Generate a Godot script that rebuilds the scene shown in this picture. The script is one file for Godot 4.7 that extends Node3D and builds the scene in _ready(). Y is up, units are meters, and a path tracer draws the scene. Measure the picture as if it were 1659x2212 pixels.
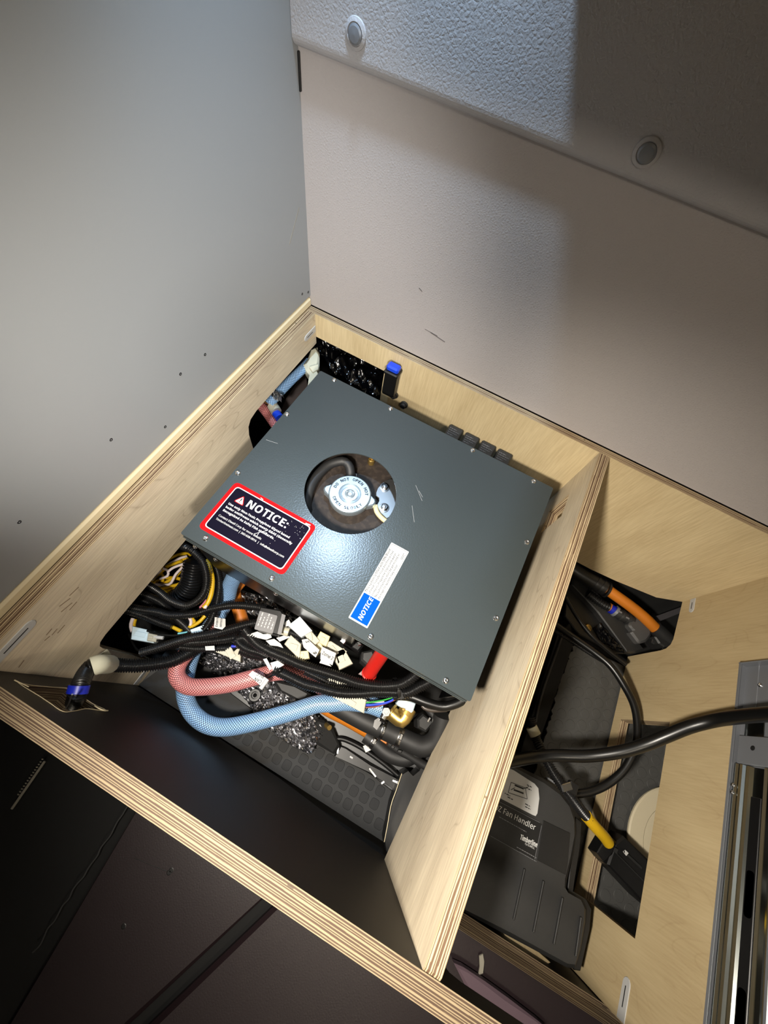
extends Node3D
# A heater in the plywood base of a camper bench, seen from above through an ultra-wide lens.
# x runs along the back wall, y up (0 = top rim of the bench), z from the back wall to the front.

var M := {}
var taken := {}
var rng := RandomNumberGenerator.new()

# ---------------------------------------------------------------- naming and nodes
func put(called: String, o: Node3D, parent: Node) -> void:
	var key := str(parent.get_instance_id()) + "/" + called
	var n: int = taken.get(key, 0)
	taken[key] = n + 1
	o.name = called if n == 0 else "%s_%03d" % [called, n]
	parent.add_child(o, true)

func thing(called: String, label: String, category: String, at: Vector3, group := "") -> Node3D:
	var o := Node3D.new()
	put(called, o, self)
	o.position = at
	tag(o, label, category, group)
	return o

func tag(o: Node3D, label: String, category := "", group := "") -> void:
	o.set_meta("label", label)
	if category != "": o.set_meta("category", category)
	if group != "": o.set_meta("group", group)

func base_of(parent: Node) -> Vector3:
	var p := Vector3.ZERO
	var n: Node = parent
	while n != self and n is Node3D:
		p += (n as Node3D).position
		n = n.get_parent()
	return p

# one mesh built in the place's own coordinates, hung under its thing
func obj(called: String, mesh: Mesh, mat: Material, parent: Node = self) -> MeshInstance3D:
	var o := MeshInstance3D.new()
	o.mesh = mesh
	if mat != null: o.material_override = mat
	o.position = -base_of(parent)
	put(called, o, parent)
	return o

func one(called: String, mesh: Mesh, mat: Material, label: String, category: String, group := "") -> MeshInstance3D:
	var c := mesh.get_aabb().get_center()
	c.y = mesh.get_aabb().position.y
	var o := obj(called, shifted(mesh, -c), mat)
	o.position = c
	tag(o, label, category, group)
	return o

func shifted(mesh: Mesh, by: Vector3) -> ArrayMesh:
	var out: ArrayMesh = null
	for s in mesh.get_surface_count():
		var st := SurfaceTool.new()
		st.append_from(mesh, s, Transform3D(Basis.IDENTITY, by))
		if mesh.surface_get_material(s) != null: st.set_material(mesh.surface_get_material(s))
		out = st.commit(out)
	return out

func struct(called: String, mesh: Mesh, mat: Material, label: String, category := "structure") -> MeshInstance3D:
	var o := obj(called, mesh, mat)
	o.set_meta("kind", "structure")
	tag(o, label, category)
	return o

# ---------------------------------------------------------------- shape helpers
func begin() -> SurfaceTool:
	var st := SurfaceTool.new()
	st.begin(Mesh.PRIMITIVE_TRIANGLES)
	return st

func tri(st: SurfaceTool, a: Vector3, b: Vector3, c: Vector3, n: Vector3, ua := Vector2.ZERO, ub := Vector2.ZERO, uc := Vector2.ZERO) -> void:
	if (c - a).cross(b - a).dot(n) < 0.0:
		var t := b; b = c; c = t
		var u := ub; ub = uc; uc = u
	st.set_normal(n); st.set_uv(ua); st.add_vertex(a)
	st.set_normal(n); st.set_uv(ub); st.add_vertex(b)
	st.set_normal(n); st.set_uv(uc); st.add_vertex(c)

func quad(st: SurfaceTool, a: Vector3, b: Vector3, c: Vector3, d: Vector3, n: Vector3, ua := Vector2.ZERO, ub := Vector2.ZERO, uc := Vector2.ZERO, ud := Vector2.ZERO) -> void:
	tri(st, a, b, c, n, ua, ub, uc)
	tri(st, a, c, d, n, ua, uc, ud)

func smooth_quad(st: SurfaceTool, p: Array, n: Array, u: Array) -> void:
	var nn: Vector3 = n[0] + n[1] + n[2] + n[3]
	var order := [0, 1, 2, 0, 2, 3]
	if (p[2] - p[0]).cross(p[1] - p[0]).dot(nn) < 0.0: order = [0, 2, 1, 0, 3, 2]
	for i in order:
		st.set_normal(n[i]); st.set_uv(u[i]); st.add_vertex(p[i])

# a box with chamfered edges: centre, size, basis, chamfer
func box(st: SurfaceTool, c: Vector3, s: Vector3, b := Basis.IDENTITY, ch := 0.0) -> void:
	var h := s * 0.5
	var ax := [b.x, b.y, b.z]
	var hs := [h.x, h.y, h.z]
	for i in 3:
		var j := (i + 1) % 3
		var k := (i + 2) % 3
		for sg in [-1.0, 1.0]:
			var n: Vector3 = ax[i] * sg
			var o: Vector3 = c + n * hs[i]
			var dj: Vector3 = ax[j] * (hs[j] - ch)
			var dk: Vector3 = ax[k] * (hs[k] - ch)
			quad(st, o - dj - dk, o + dj - dk, o + dj + dk, o - dj + dk, n)
	if ch <= 0.0: return
	for i in 3:
		var j := (i + 1) % 3
		var k := (i + 2) % 3
		for sj in [-1.0, 1.0]:
			for sk in [-1.0, 1.0]:
				var n: Vector3 = (ax[j] * sj + ax[k] * sk).normalized()
				var l: Vector3 = ax[i] * (hs[i] - ch)
				var p: Vector3 = c + ax[j] * sj * hs[j] + ax[k] * sk * (hs[k] - ch)
				var q: Vector3 = c + ax[j] * sj * (hs[j] - ch) + ax[k] * sk * hs[k]
				quad(st, p - l, p + l, q + l, q - l, n)
	for sx in [-1.0, 1.0]:
		for sy in [-1.0, 1.0]:
			for sz in [-1.0, 1.0]:
				var px: Vector3 = ax[0] * sx
				var py: Vector3 = ax[1] * sy
				var pz: Vector3 = ax[2] * sz
				var a: Vector3 = c + px * hs[0] + py * (hs[1] - ch) + pz * (hs[2] - ch)
				var d: Vector3 = c + px * (hs[0] - ch) + py * hs[1] + pz * (hs[2] - ch)
				var e: Vector3 = c + px * (hs[0] - ch) + py * (hs[1] - ch) + pz * hs[2]
				tri(st, a, d, e, (px + py + pz).normalized())

func boxm(c: Vector3, s: Vector3, ch := 0.0, b := Basis.IDENTITY) -> ArrayMesh:
	var st := begin()
	box(st, c, s, b, ch)
	return st.commit()

# a box lying between two points, w wide and h high
func bar(st: SurfaceTool, a: Vector3, b: Vector3, w: float, h: float, ch := 0.0, up := Vector3.UP) -> void:
	var d := (b - a).normalized()
	var side := d.cross(up).normalized()
	var u := side.cross(d).normalized()
	box(st, (a + b) * 0.5, Vector3((b - a).length(), h, w), Basis(d, u, -side * -1.0), ch)

func barm(a: Vector3, b: Vector3, w: float, h: float, ch := 0.0, up := Vector3.UP) -> ArrayMesh:
	var st := begin()
	bar(st, a, b, w, h, ch, up)
	return st.commit()

func resample(pts: Array, step: float) -> Array:
	var cv := Curve3D.new()
	for i in pts.size():
		var t := Vector3.ZERO
		if i > 0 and i < pts.size() - 1: t = (pts[i + 1] - pts[i - 1]) / 6.0
		cv.add_point(pts[i], -t, t)
	cv.bake_interval = minf(step * 0.5, 0.002)
	var n := maxi(2, int(ceil(cv.get_baked_length() / step)))
	var out := []
	for i in n + 1: out.append(cv.sample_baked(cv.get_baked_length() * i / n, true))
	return out

# a swept round section; radii one per ring or a single number; UV u = turns around * ru, v = metres * rv
func sweep(st: SurfaceTool, path: Array, radii, segs := 10, ru := 1.0, rv := 1.0, caps := true, flat := 1.0) -> void:
	var n := path.size()
	var rings := []
	var norms := []
	var us := []
	var side := Vector3.ZERO
	var run := 0.0
	for i in n:
		var t: Vector3 = (path[mini(i + 1, n - 1)] - path[maxi(i - 1, 0)]).normalized()
		if i == 0:
			side = t.cross(Vector3.UP)
			if side.length() < 0.05: side = t.cross(Vector3.RIGHT)
		side = (side - t * side.dot(t)).normalized()
		var up := side.cross(t).normalized()
		var r: float = radii[i] if radii is Array else radii
		var slope := 0.0
		if radii is Array and i > 0 and i < n - 1:
			var dl: float = (path[i + 1] - path[i - 1]).length()
			if dl > 1e-6: slope = (radii[i + 1] - radii[i - 1]) / dl
		if i > 0: run += (path[i] - path[i - 1]).length()
		var ring := []
		var nr := []
		var uu := []
		for k in segs + 1:
			var a := TAU * k / segs
			var d := side * cos(a) + up * sin(a)
			ring.append(path[i] + side * cos(a) * r + up * sin(a) * r * flat)
			nr.append((d - t * slope).normalized())
			uu.append(Vector2(ru * k / segs, run * rv))
		rings.append(ring); norms.append(nr); us.append(uu)
	for i in n - 1:
		for k in segs:
			smooth_quad(st, [rings[i][k], rings[i][k + 1], rings[i + 1][k + 1], rings[i + 1][k]],
				[norms[i][k], norms[i][k + 1], norms[i + 1][k + 1], norms[i + 1][k]],
				[us[i][k], us[i][k + 1], us[i + 1][k + 1], us[i + 1][k]])
	if caps:
		for e in [0, n - 1]:
			var t: Vector3 = (path[1] - path[0]).normalized() * -1.0 if e == 0 else (path[n - 1] - path[n - 2]).normalized()
			for k in segs: tri(st, path[e], rings[e][k], rings[e][k + 1], t)

func tube(pts: Array, r: float, segs := 12, ru := 1.0, rv := 1.0, step := 0.006) -> ArrayMesh:
	var st := begin()
	sweep(st, resample(pts, step), r, segs, ru, rv)
	return st.commit()

# split-loom tubing: a ridge every pitch metres
func loom(pts: Array, r: float, pitch := 0.0036, depth := 0.22) -> ArrayMesh:
	var st := begin()
	var p := resample(pts, pitch / 4.0)
	var rr := []
	var prof := [1.0, 1.0, 1.0 - depth, 1.0 - depth]
	for i in p.size(): rr.append(r * prof[i % 4])
	sweep(st, p, rr, 12)
	return st.commit()

# a profile of (radius, height) turned about an axis
func lathe(st: SurfaceTool, prof: Array, at: Vector3, axis := Vector3.UP, segs := 32) -> void:
	axis = axis.normalized()
	var side := axis.cross(Vector3.RIGHT)
	if side.length() < 0.1: side = axis.cross(Vector3.FORWARD)
	side = side.normalized()
	var other := axis.cross(side)
	for i in prof.size() - 1:
		var a: Vector2 = prof[i]
		var b: Vector2 = prof[i + 1]
		if a.distance_to(b) < 1e-7: continue
		var e := (b - a).normalized()
		var nr := e.y
		var nh := -e.x
		for k in segs:
			var p := []
			var n := []
			for q in [[a, k], [a, k + 1], [b, k + 1], [b, k]]:
				var ang: float = TAU * q[1] / segs
				var d: Vector3 = side * cos(ang) + other * sin(ang)
				p.append(at + d * q[0].x + axis * q[0].y)
				n.append((d * nr + axis * nh).normalized())
			smooth_quad(st, p, n, [Vector2(float(k) / segs, 0), Vector2(float(k + 1) / segs, 0), Vector2(float(k + 1) / segs, 1), Vector2(float(k) / segs, 1)])

func lathem(prof: Array, at: Vector3, axis := Vector3.UP, segs := 32) -> ArrayMesh:
	var st := begin()
	lathe(st, prof, at, axis, segs)
	return st.commit()

# a rounded outline in the plane
func rounded(poly: Array, r: float, steps := 4) -> Array:
	var out := []
	var n := poly.size()
	for i in n:
		var p: Vector2 = poly[i]
		var a: Vector2 = (poly[(i + n - 1) % n] - p)
		var b: Vector2 = (poly[(i + 1) % n] - p)
		var rr := minf(r, minf(a.length(), b.length()) * 0.45)
		var p0 := p + a.normalized() * rr
		var p1 := p + b.normalized() * rr
		for k in steps + 1:
			var t := float(k) / steps
			out.append(p0.lerp(p, t).lerp(p.lerp(p1, t), t))
	return out

func rect(w: float, h: float) -> Array:
	return [Vector2(-w / 2, -h / 2), Vector2(w / 2, -h / 2), Vector2(w / 2, h / 2), Vector2(-w / 2, h / 2)]

# a board cut to an outline (with one hole if any): face material on both faces, edge material round the rims.
# O + U*x + V*y, thickness along N
func board(poly: Array, hole: Array, O: Vector3, U: Vector3, V: Vector3, N: Vector3, th: float, face: Material, edge: Material) -> ArrayMesh:
	var pieces := [PackedVector2Array(poly)]
	if hole.size() > 0:
		var cx := 0.0
		for h in hole: cx += h.x / hole.size()
		pieces = []
		for half in [[-50.0, cx], [cx, 50.0]]:
			var win := PackedVector2Array([Vector2(half[0], -50), Vector2(half[1], -50), Vector2(half[1], 50), Vector2(half[0], 50)])
			for q in Geometry2D.intersect_polygons(PackedVector2Array(poly), win):
				for w in Geometry2D.clip_polygons(q, PackedVector2Array(hole)): pieces.append(w)
	var st := begin()
	for q in pieces:
		var idx := Geometry2D.triangulate_polygon(q)
		if idx.size() == 0: print("no triangles for ", q)
		for i in range(0, idx.size(), 3):
			for side in 2:
				var n := -N if side == 0 else N
				var p := []
				for k in 3: p.append(O + U * q[idx[i + k]].x + V * q[idx[i + k]].y + N * (th * side))
				tri(st, p[0], p[1], p[2], n, q[idx[i]], q[idx[i + 1]], q[idx[i + 2]])
	st.set_material(face)
	var mesh := st.commit()
	st = begin()
	var loops := [poly]
	if hole.size() > 0: loops.append(hole)
	for li in loops.size():
		var lp: Array = loops[li]
		var area := 0.0
		for i in lp.size(): area += lp[i].cross(lp[(i + 1) % lp.size()])
		var sgn := signf(area) * (1.0 if li == 0 else -1.0)
		var run := 0.0
		for i in lp.size():
			var a: Vector2 = lp[i]
			var b: Vector2 = lp[(i + 1) % lp.size()]
			var d := b - a
			if d.length() < 1e-6: continue
			var n2 := Vector2(d.y, -d.x).normalized() * sgn
			var n := (U * n2.x + V * n2.y).normalized()
			var A := O + U * a.x + V * a.y
			var B := O + U * b.x + V * b.y
			var l := d.length()
			quad(st, A, B, B + N * th, A + N * th, n, Vector2(0, run), Vector2(0, run + l), Vector2(1, run + l), Vector2(1, run))
			run += l
	st.set_material(edge)
	return st.commit(mesh)

# a flat-topped solid whose top is a traced outline: points in order round the rim, going down by th, with a small bevel
func slab(st: SurfaceTool, pts: Array, th: float, bev := 0.0, down := Vector3.DOWN) -> void:
	var n := pts.size()
	var c := Vector3.ZERO
	for p in pts: c += p / n
	var ins := []
	var top := []
	for p in pts:
		var d: Vector3 = (c - p)
		ins.append(p + d.normalized() * minf(bev * 1.3, d.length() * 0.4))
		top.append(p + down * bev)
	var u: Vector3 = (pts[1] - pts[0]).normalized()
	var v := down.cross(u).normalized()
	var flat := PackedVector2Array()
	for p in ins: flat.append(Vector2((p - c).dot(u), (p - c).dot(v)))
	var idx := Geometry2D.triangulate_polygon(flat)
	if idx.size() == 0: print("no triangles for slab ", pts)
	for i in range(0, idx.size(), 3):
		tri(st, ins[idx[i]], ins[idx[i + 1]], ins[idx[i + 2]], -down, flat[idx[i]], flat[idx[i + 1]], flat[idx[i + 2]])
		tri(st, pts[idx[i]] + down * th, pts[idx[i + 1]] + down * th, pts[idx[i + 2]] + down * th, down)
	for i in n:
		var j := (i + 1) % n
		var out: Vector3 = ((pts[i] + pts[j]) * 0.5 - c)
		var e: Vector3 = (pts[j] - pts[i])
		var nn := e.cross(down).normalized()
		if nn.dot(out) < 0.0: nn = -nn
		if bev > 0.0: quad(st, ins[i], ins[j], top[j], top[i], (nn - down).normalized())
		quad(st, top[i], top[j], pts[j] + down * th, pts[i] + down * th, nn)

func slabm(pts: Array, th: float, bev := 0.0, down := Vector3.DOWN) -> ArrayMesh:
	var st := begin()
	slab(st, pts, th, bev, down)
	return st.commit()

# flat lettering: origin is the left end of the base line
var fonts := {}
func font(weight: int) -> SystemFont:
	if not fonts.has(weight):
		var f := SystemFont.new()
		f.font_names = PackedStringArray(["Droid Sans"])
		f.font_weight = weight
		fonts[weight] = f
	return fonts[weight]

func letters(st: SurfaceTool, s: String, at: Vector3, right: Vector3, up: Vector3, height: float, width := 0.0, weight := 400, slant := 0.0, thick := 0.0001) -> float:
	var t := TextMesh.new()
	t.font = font(weight)
	t.text = s
	t.font_size = 32
	t.pixel_size = 0.01
	t.depth = 0.02
	t.curve_step = 1.5
	t.horizontal_alignment = HORIZONTAL_ALIGNMENT_LEFT
	var bb := t.get_aabb()
	var k := height / 0.23
	var kx := k
	if width > 0.0: kx = width / maxf(bb.size.x, 0.001)
	var nrm := right.cross(up).normalized()
	var b := Basis(right.normalized() * kx, (up.normalized() + right.normalized() * slant) * k, nrm * (thick / 0.02))
	var shift := Vector3(-bb.position.x, 0, 0)
	# the base line: the mesh is centred on its line, capitals reach from about -0.115 to 0.115
	var xf := Transform3D(b, at + b * (shift + Vector3(0, 0.115, 0)))
	var ar := t.get_mesh_arrays()
	var vs: PackedVector3Array = ar[Mesh.ARRAY_VERTEX]
	var ns: PackedVector3Array = ar[Mesh.ARRAY_NORMAL]
	var ix: PackedInt32Array = ar[Mesh.ARRAY_INDEX] if ar[Mesh.ARRAY_INDEX] != null else PackedInt32Array(range(vs.size()))
	for i in range(0, ix.size(), 3):
		var n := (b * ns[ix[i]]).normalized()
		tri(st, xf * vs[ix[i]], xf * vs[ix[i + 1]], xf * vs[ix[i + 2]], n)
	return bb.size.x * kx

# print too small to read: a row of short strokes
func fine_print(st: SurfaceTool, at: Vector3, right: Vector3, up: Vector3, h: float, w: float) -> void:
	var r := right.normalized()
	var u := up.normalized()
	var x := 0.0
	while x < w:
		var l := minf(h * rng.randf_range(0.5, 2.2), w - x)
		bar(st, at + r * x + u * h * 0.5, at + r * (x + l) + u * h * 0.5, h * 0.55, 0.0002, 0.0, r.cross(u))
		x += l + h * 0.5

# ---------------------------------------------------------------- materials
func mat(c: Color, rough := 0.6, metal := 0.0) -> StandardMaterial3D:
	var m := StandardMaterial3D.new()
	m.albedo_color = c
	m.roughness = rough
	m.metallic = metal
	return m

func tex(img: Image) -> ImageTexture:
	img.generate_mipmaps()
	return ImageTexture.create_from_image(img)

func noise(freq: float, oct: int, sd: int) -> FastNoiseLite:
	var n := FastNoiseLite.new()
	n.seed = sd
	n.frequency = freq
	n.fractal_octaves = oct
	n.noise_type = FastNoiseLite.TYPE_SIMPLEX_SMOOTH
	return n

# wood face: fine streaks along u plus slow figure; cathedral lines from a bent ring pattern
func wood(base: Color, dark: Color, sd: int, streak: float, rings: float, along_u := true) -> ImageTexture:
	var S := 1024
	var img := Image.create(S, S, true, Image.FORMAT_RGB8)
	var a := noise(1.0, 3, sd)
	var b := noise(1.0, 2, sd + 1)
	var c := noise(1.0, 2, sd + 2)
	for y in S:
		for x in S:
			var u := float(x) / S
			var v := float(y) / S
			if not along_u:
				var t := u; u = v; v = t
			var fine := a.get_noise_2d(u * 14.0, v * 260.0)
			var slow := b.get_noise_2d(u * 4.0, v * 12.0)
			var fig := c.get_noise_2d(u * 2.2 + 31.0, v * 8.0)
			var ring := absf(fposmod(v * 14.0 + fig * 6.0, 1.0) - 0.5) * 2.0
			var k := fine * streak + slow * 0.2 + (pow(1.0 - ring, 14.0)) * clampf(0.55 + slow * 1.6, 0.0, 1.0) * rings + 0.12
			img.set_pixel(x, y, base.lerp(dark, clampf(k, -0.35, 1.0)))
	return tex(img)

func ply_edge(layers: int, sd: int) -> ImageTexture:
	var W := 96
	var H := 512
	var img := Image.create(W, H, true, Image.FORMAT_RGB8)
	var a := noise(1.0, 2, sd)
	var b := noise(1.0, 3, sd + 5)
	var cols := [Color(0.86, 0.79, 0.64), Color(0.43, 0.335, 0.255)]
	for y in H:
		for x in W:
			var u := float(x) / W
			var v := float(y) / H
			var w := u * layers + a.get_noise_2d(u * 5.0, v * 9.0) * 0.22 + sin(u * 17.0 + sd) * 0.42 + sin(u * 31.0 + sd * 2.0) * 0.2
			var li := clampi(int(floor(w)), 0, layers - 1)
			var f := w - li
			var c: Color = cols[li % 2]
			var grain := b.get_noise_2d(u * 60.0, v * 14.0)
			c = c.lerp(Color(0.40, 0.29, 0.2), clampf(0.10 + grain * 0.35, 0.0, 1.0) * (0.6 if li % 2 == 0 else 0.9))
			if f < 0.12 or f > 0.9: c = c.lerp(Color(0.42, 0.31, 0.22), 0.45)
			if a.get_noise_2d(li * 9.3 + 4.0, v * 23.0) > 0.80: c = c.darkened(0.4)
			img.set_pixel(x, y, c)
	return tex(img)

func braid(yarn: Color, line: Color, w: float) -> ImageTexture:
	var S := 64
	var img := Image.create(S, S, true, Image.FORMAT_RGB8)
	for y in S:
		for x in S:
			var u := (x + 0.5) / S
			var v := (y + 0.5) / S
			var p := absf(fposmod(u + v, 1.0) - 0.5)
			var q := absf(fposmod(u - v, 1.0) - 0.5)
			var d := minf(p, q)
			img.set_pixel(x, y, line.lerp(yarn, smoothstep(w, w + 0.07, d)))
	return tex(img)

func bumps(freq: float, oct: int, sd: int, strength: float, kind := 0, size := 512) -> ImageTexture:
	var n := noise(freq, oct, sd)
	if kind == 1:
		n.noise_type = FastNoiseLite.TYPE_CELLULAR
		n.cellular_return_type = FastNoiseLite.RETURN_DISTANCE2_SUB
		n.domain_warp_enabled = true
		n.domain_warp_amplitude = 22.0
		n.domain_warp_frequency = 0.02
	var img: Image = n.get_seamless_image(size, size)
	img.convert(Image.FORMAT_RGBA8)
	img.bump_map_to_normal_map(strength)
	return tex(img)

func tri_map(m: StandardMaterial3D, normal: Texture2D, depth: float, scale: float) -> void:
	m.uv1_triplanar = true
	m.uv1_world_triplanar = true
	m.uv1_scale = Vector3.ONE * scale
	m.normal_enabled = true
	m.normal_texture = normal
	m.normal_scale = depth

func speckle(base: Color, other: Color, freq: float, sd: int, lo := 0.0, hi := 0.4) -> ImageTexture:
	var n := noise(freq, 4, sd)
	var img: Image = n.get_seamless_image(256, 256)
	var out := Image.create(256, 256, true, Image.FORMAT_RGB8)
	for y in 256:
		for x in 256:
			var k := img.get_pixel(x, y).r * 2.0 - 1.0
			out.set_pixel(x, y, base.lerp(other, clampf(smoothstep(lo, hi, k), 0.0, 1.0)))
	return tex(out)

func make_materials() -> void:
	var m: StandardMaterial3D
	var leather := bumps(0.035, 2, 3, 5.0, 1)
	var grainy := bumps(0.09, 3, 8, 3.0)
	m = mat(Color(0.66, 0.635, 0.625), 0.62); tri_map(m, leather, 0.5, 17.0); M.vinyl = m
	m = mat(Color(0.66, 0.65, 0.655), 0.55); tri_map(m, leather, 0.6, 14.0); M.vinyl_top = m
	m = mat(Color(0.555, 0.563, 0.566), 0.42); tri_map(m, grainy, 0.06, 20.0); M.wall_panel = m
	m = mat(Color.WHITE, 0.55); m.albedo_texture = wood(Color(0.81, 0.755, 0.655), Color(0.57, 0.51, 0.43), 21, 0.26, 0.42); m.uv1_scale = Vector3(1.02, 1.02, 1); M.maple = m
	m = mat(Color.WHITE, 0.6); m.albedo_texture = wood(Color(0.80, 0.725, 0.57), Color(0.64, 0.55, 0.40), 44, 0.30, 0.10, false); m.uv1_scale = Vector3(1.0, 1.0, 1); m.uv1_offset = Vector3(0.03, 0, 0); M.birch = m
	m = mat(Color.WHITE, 0.6); m.albedo_texture = wood(Color(0.735, 0.66, 0.51), Color(0.58, 0.49, 0.35), 60, 0.18, 0.20, false); m.uv1_scale = Vector3(1.0, 1.0, 1); M.birch_side = m
	m = mat(Color.WHITE, 0.7); m.albedo_texture = ply_edge(13, 5); m.uv1_scale = Vector3(1, 1.6, 1); m.albedo_color = Color(0.90, 0.89, 0.88); M.ply = m
	m = mat(Color.WHITE, 0.7); m.albedo_texture = ply_edge(19, 9); m.uv1_scale = Vector3(1, 1.4, 1); m.albedo_color = Color(0.66, 0.645, 0.63); M.ply_fine = m
	m = mat(Color(0.83, 0.77, 0.63), 0.55); M.strip = m
	m = mat(Color(0.10, 0.077, 0.062), 0.55); tri_map(m, grainy, 0.12, 14.0); M.brown = m
	m = mat(Color(0.22, 0.245, 0.25), 0.26); tri_map(m, bumps(0.05, 2, 12, 2.0), 0.24, 11.0); M.slate = m
	m = mat(Color(0.145, 0.145, 0.145), 0.75); tri_map(m, grainy, 0.4, 14.0); M.rubber_mat = m
	m = mat(Color(0.09, 0.09, 0.092), 0.75); tri_map(m, grainy, 0.5, 20.0); M.stud = m
	m = mat(Color(0.25, 0.25, 0.245), 0.6); tri_map(m, grainy, 0.4, 14.0); M.rubber_mat_right = m
	M.loom = mat(Color(0.075, 0.075, 0.078), 0.3)
	M.hose = mat(Color(0.115, 0.115, 0.117), 0.58)
	M.cable = mat(Color(0.05, 0.05, 0.05), 0.33)
	M.black = mat(Color(0.055, 0.055, 0.058), 0.42)
	M.black_matt = mat(Color(0.03, 0.03, 0.03), 0.85)
	m = mat(Color(0.135, 0.135, 0.135), 0.5); tri_map(m, grainy, 0.5, 25.0); M.black_plastic = m
	M.dark_metal = mat(Color(0.16, 0.16, 0.165), 0.28, 0.9)
	M.grey_floor = mat(Color(0.27, 0.275, 0.28), 0.42)
	M.steel = mat(Color(0.80, 0.80, 0.80), 0.22, 1.0)
	M.steel_dull = mat(Color(0.66, 0.66, 0.66), 0.38, 1.0)
	M.zinc = mat(Color(0.80, 0.86, 0.90), 0.25, 0.85)
	M.chrome = mat(Color(0.82, 0.84, 0.82), 0.15, 1.0)
	M.slide_grey = mat(Color(0.50, 0.51, 0.53), 0.4, 0.4)
	M.brass = mat(Color(0.76, 0.64, 0.37), 0.34, 0.9)
	m = mat(Color(0.80, 0.80, 0.81), 0.2, 1.0); M.foil = m
	M.white_plastic = mat(Color(0.67, 0.655, 0.59), 0.45)
	M.cream = mat(Color(0.78, 0.74, 0.58), 0.5)
	M.nylon = mat(Color(0.78, 0.86, 0.90), 0.35)
	M.paper = mat(Color(0.70, 0.70, 0.695), 0.7)
	M.ink = mat(Color(0.03, 0.03, 0.035), 0.7)
	M.white_ink = mat(Color(0.80, 0.80, 0.79), 0.7)
	M.red_print = mat(Color(0.74, 0.07, 0.085), 0.7)
	M.navy_print = mat(Color(0.06, 0.05, 0.105), 0.75)
	M.blue_print = mat(Color(0.0, 0.265, 0.66), 0.7)
	for k in ["blue_print", "red_print", "navy_print"]: M[k].metallic_specular = 0.15
	M.red_rubber = mat(Color(0.70, 0.105, 0.075), 0.5)
	M.orange = mat(Color(0.72, 0.42, 0.10), 0.45)
	M.orange_dim = mat(Color(0.70, 0.40, 0.10), 0.5)
	M.yellow = mat(Color(0.78, 0.63, 0.09), 0.42)
	M.white_wire = mat(Color(0.83, 0.78, 0.78), 0.45)
	M.blue = mat(Color(0.06, 0.13, 0.62), 0.4)
	M.blue_cap = mat(Color(0.10, 0.26, 0.80), 0.35)
	M.green = mat(Color(0.08, 0.55, 0.16), 0.4)
	M.brown_wire = mat(Color(0.48, 0.24, 0.12), 0.4)
	M.tape = mat(Color(0.80, 0.79, 0.70), 0.75)
	m = mat(Color(0.122, 0.08, 0.092), 0.42); tri_map(m, leather, 0.12, 14.0); M.purple = m
	m = mat(Color(0.36, 0.29, 0.325), 0.8); M.purple_cloth = m
	m = mat(Color.WHITE, 0.5); m.albedo_texture = braid(Color(0.58, 0.74, 0.90), Color(0.07, 0.12, 0.26), 0.085); M.blue_braid = m
	m = mat(Color.WHITE, 0.5); m.albedo_texture = braid(Color(0.88, 0.56, 0.55), Color(0.20, 0.06, 0.08), 0.085); M.red_braid = m
	m = mat(Color.WHITE, 0.7); m.albedo_texture = speckle(Color(0.155, 0.122, 0.102), Color(0.20, 0.165, 0.14), 0.05, 4); m.uv1_triplanar = true; m.uv1_scale = Vector3.ONE * 6.0; M.tank = m
	M.film = mat(Color(0.016, 0.016, 0.022), 0.12)
	M.glow = mat(Color(0.9, 0.93, 1.0), 0.5); M.glow.emission_enabled = true; M.glow.emission = Color(0.85, 0.92, 1.0); M.glow.emission_energy_multiplier = 1.0
	M.glow_warm = mat(Color(1.0, 0.95, 0.85), 0.5); M.glow_warm.emission_enabled = true; M.glow_warm.emission = Color(1.0, 0.93, 0.8); M.glow_warm.emission_energy_multiplier = 1.0
	M.pale_disc = mat(Color(0.72, 0.68, 0.58), 0.6)
	M.clear = mat(Color(0.92, 0.92, 0.90, 0.75), 0.15); M.clear.transparency = BaseMaterial3D.TRANSPARENCY_ALPHA
	M.relay_print = mat(Color(0.42, 0.42, 0.43), 0.5)
	M.dust = mat(Color(0.20, 0.20, 0.20), 0.9)
	M.scratch = mat(Color(0.62, 0.62, 0.62), 0.7)
	M.dust_pale = mat(Color(0.55, 0.53, 0.48), 0.85)
	M.scuff = mat(Color(0.40, 0.375, 0.37), 0.8)
	M.stain = mat(Color(0.50, 0.42, 0.33), 0.8)
	M.ceiling = mat(Color(0.70, 0.70, 0.69), 0.8)

const FLOOR_Y := -0.43
const LID_Y := -0.045

func _ready() -> void:
	rng.seed = 77
	# camera
	var cam := Camera3D.new()
	cam.name = "camera"
	cam.transform = Transform3D(Basis(Vector3(0.87514, 0.11697, -0.46952), Vector3(-0.47108, 0.42761, -0.77151), Vector3(0.11053, 0.89636, 0.42932)), Vector3(0.3583, 0.5182, 0.5322))
	cam.fov = 103.231
	cam.near = 0.02
	cam.far = 20.0
	add_child(cam)
	cam.current = true
	# environment: the van is closed, so what little gets in is a dim grey
	var we := WorldEnvironment.new()
	we.name = "world_environment"
	var env := Environment.new()
	env.background_mode = Environment.BG_COLOR
	env.background_color = Color(0.05, 0.055, 0.06)
	env.tonemap_mode = Environment.TONE_MAPPER_LINEAR
	env.tonemap_exposure = 1.0
	env.sdfgi_enabled = true
	env.ssao_enabled = true
	env.ssil_enabled = true
	we.environment = env
	add_child(we)
	make_materials()
	lamps()
	shell()
	bench()
	heater()
	cargo_floor()
	wiring()
	plumbing()
	corner_hoses()
	right_bay()

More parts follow.
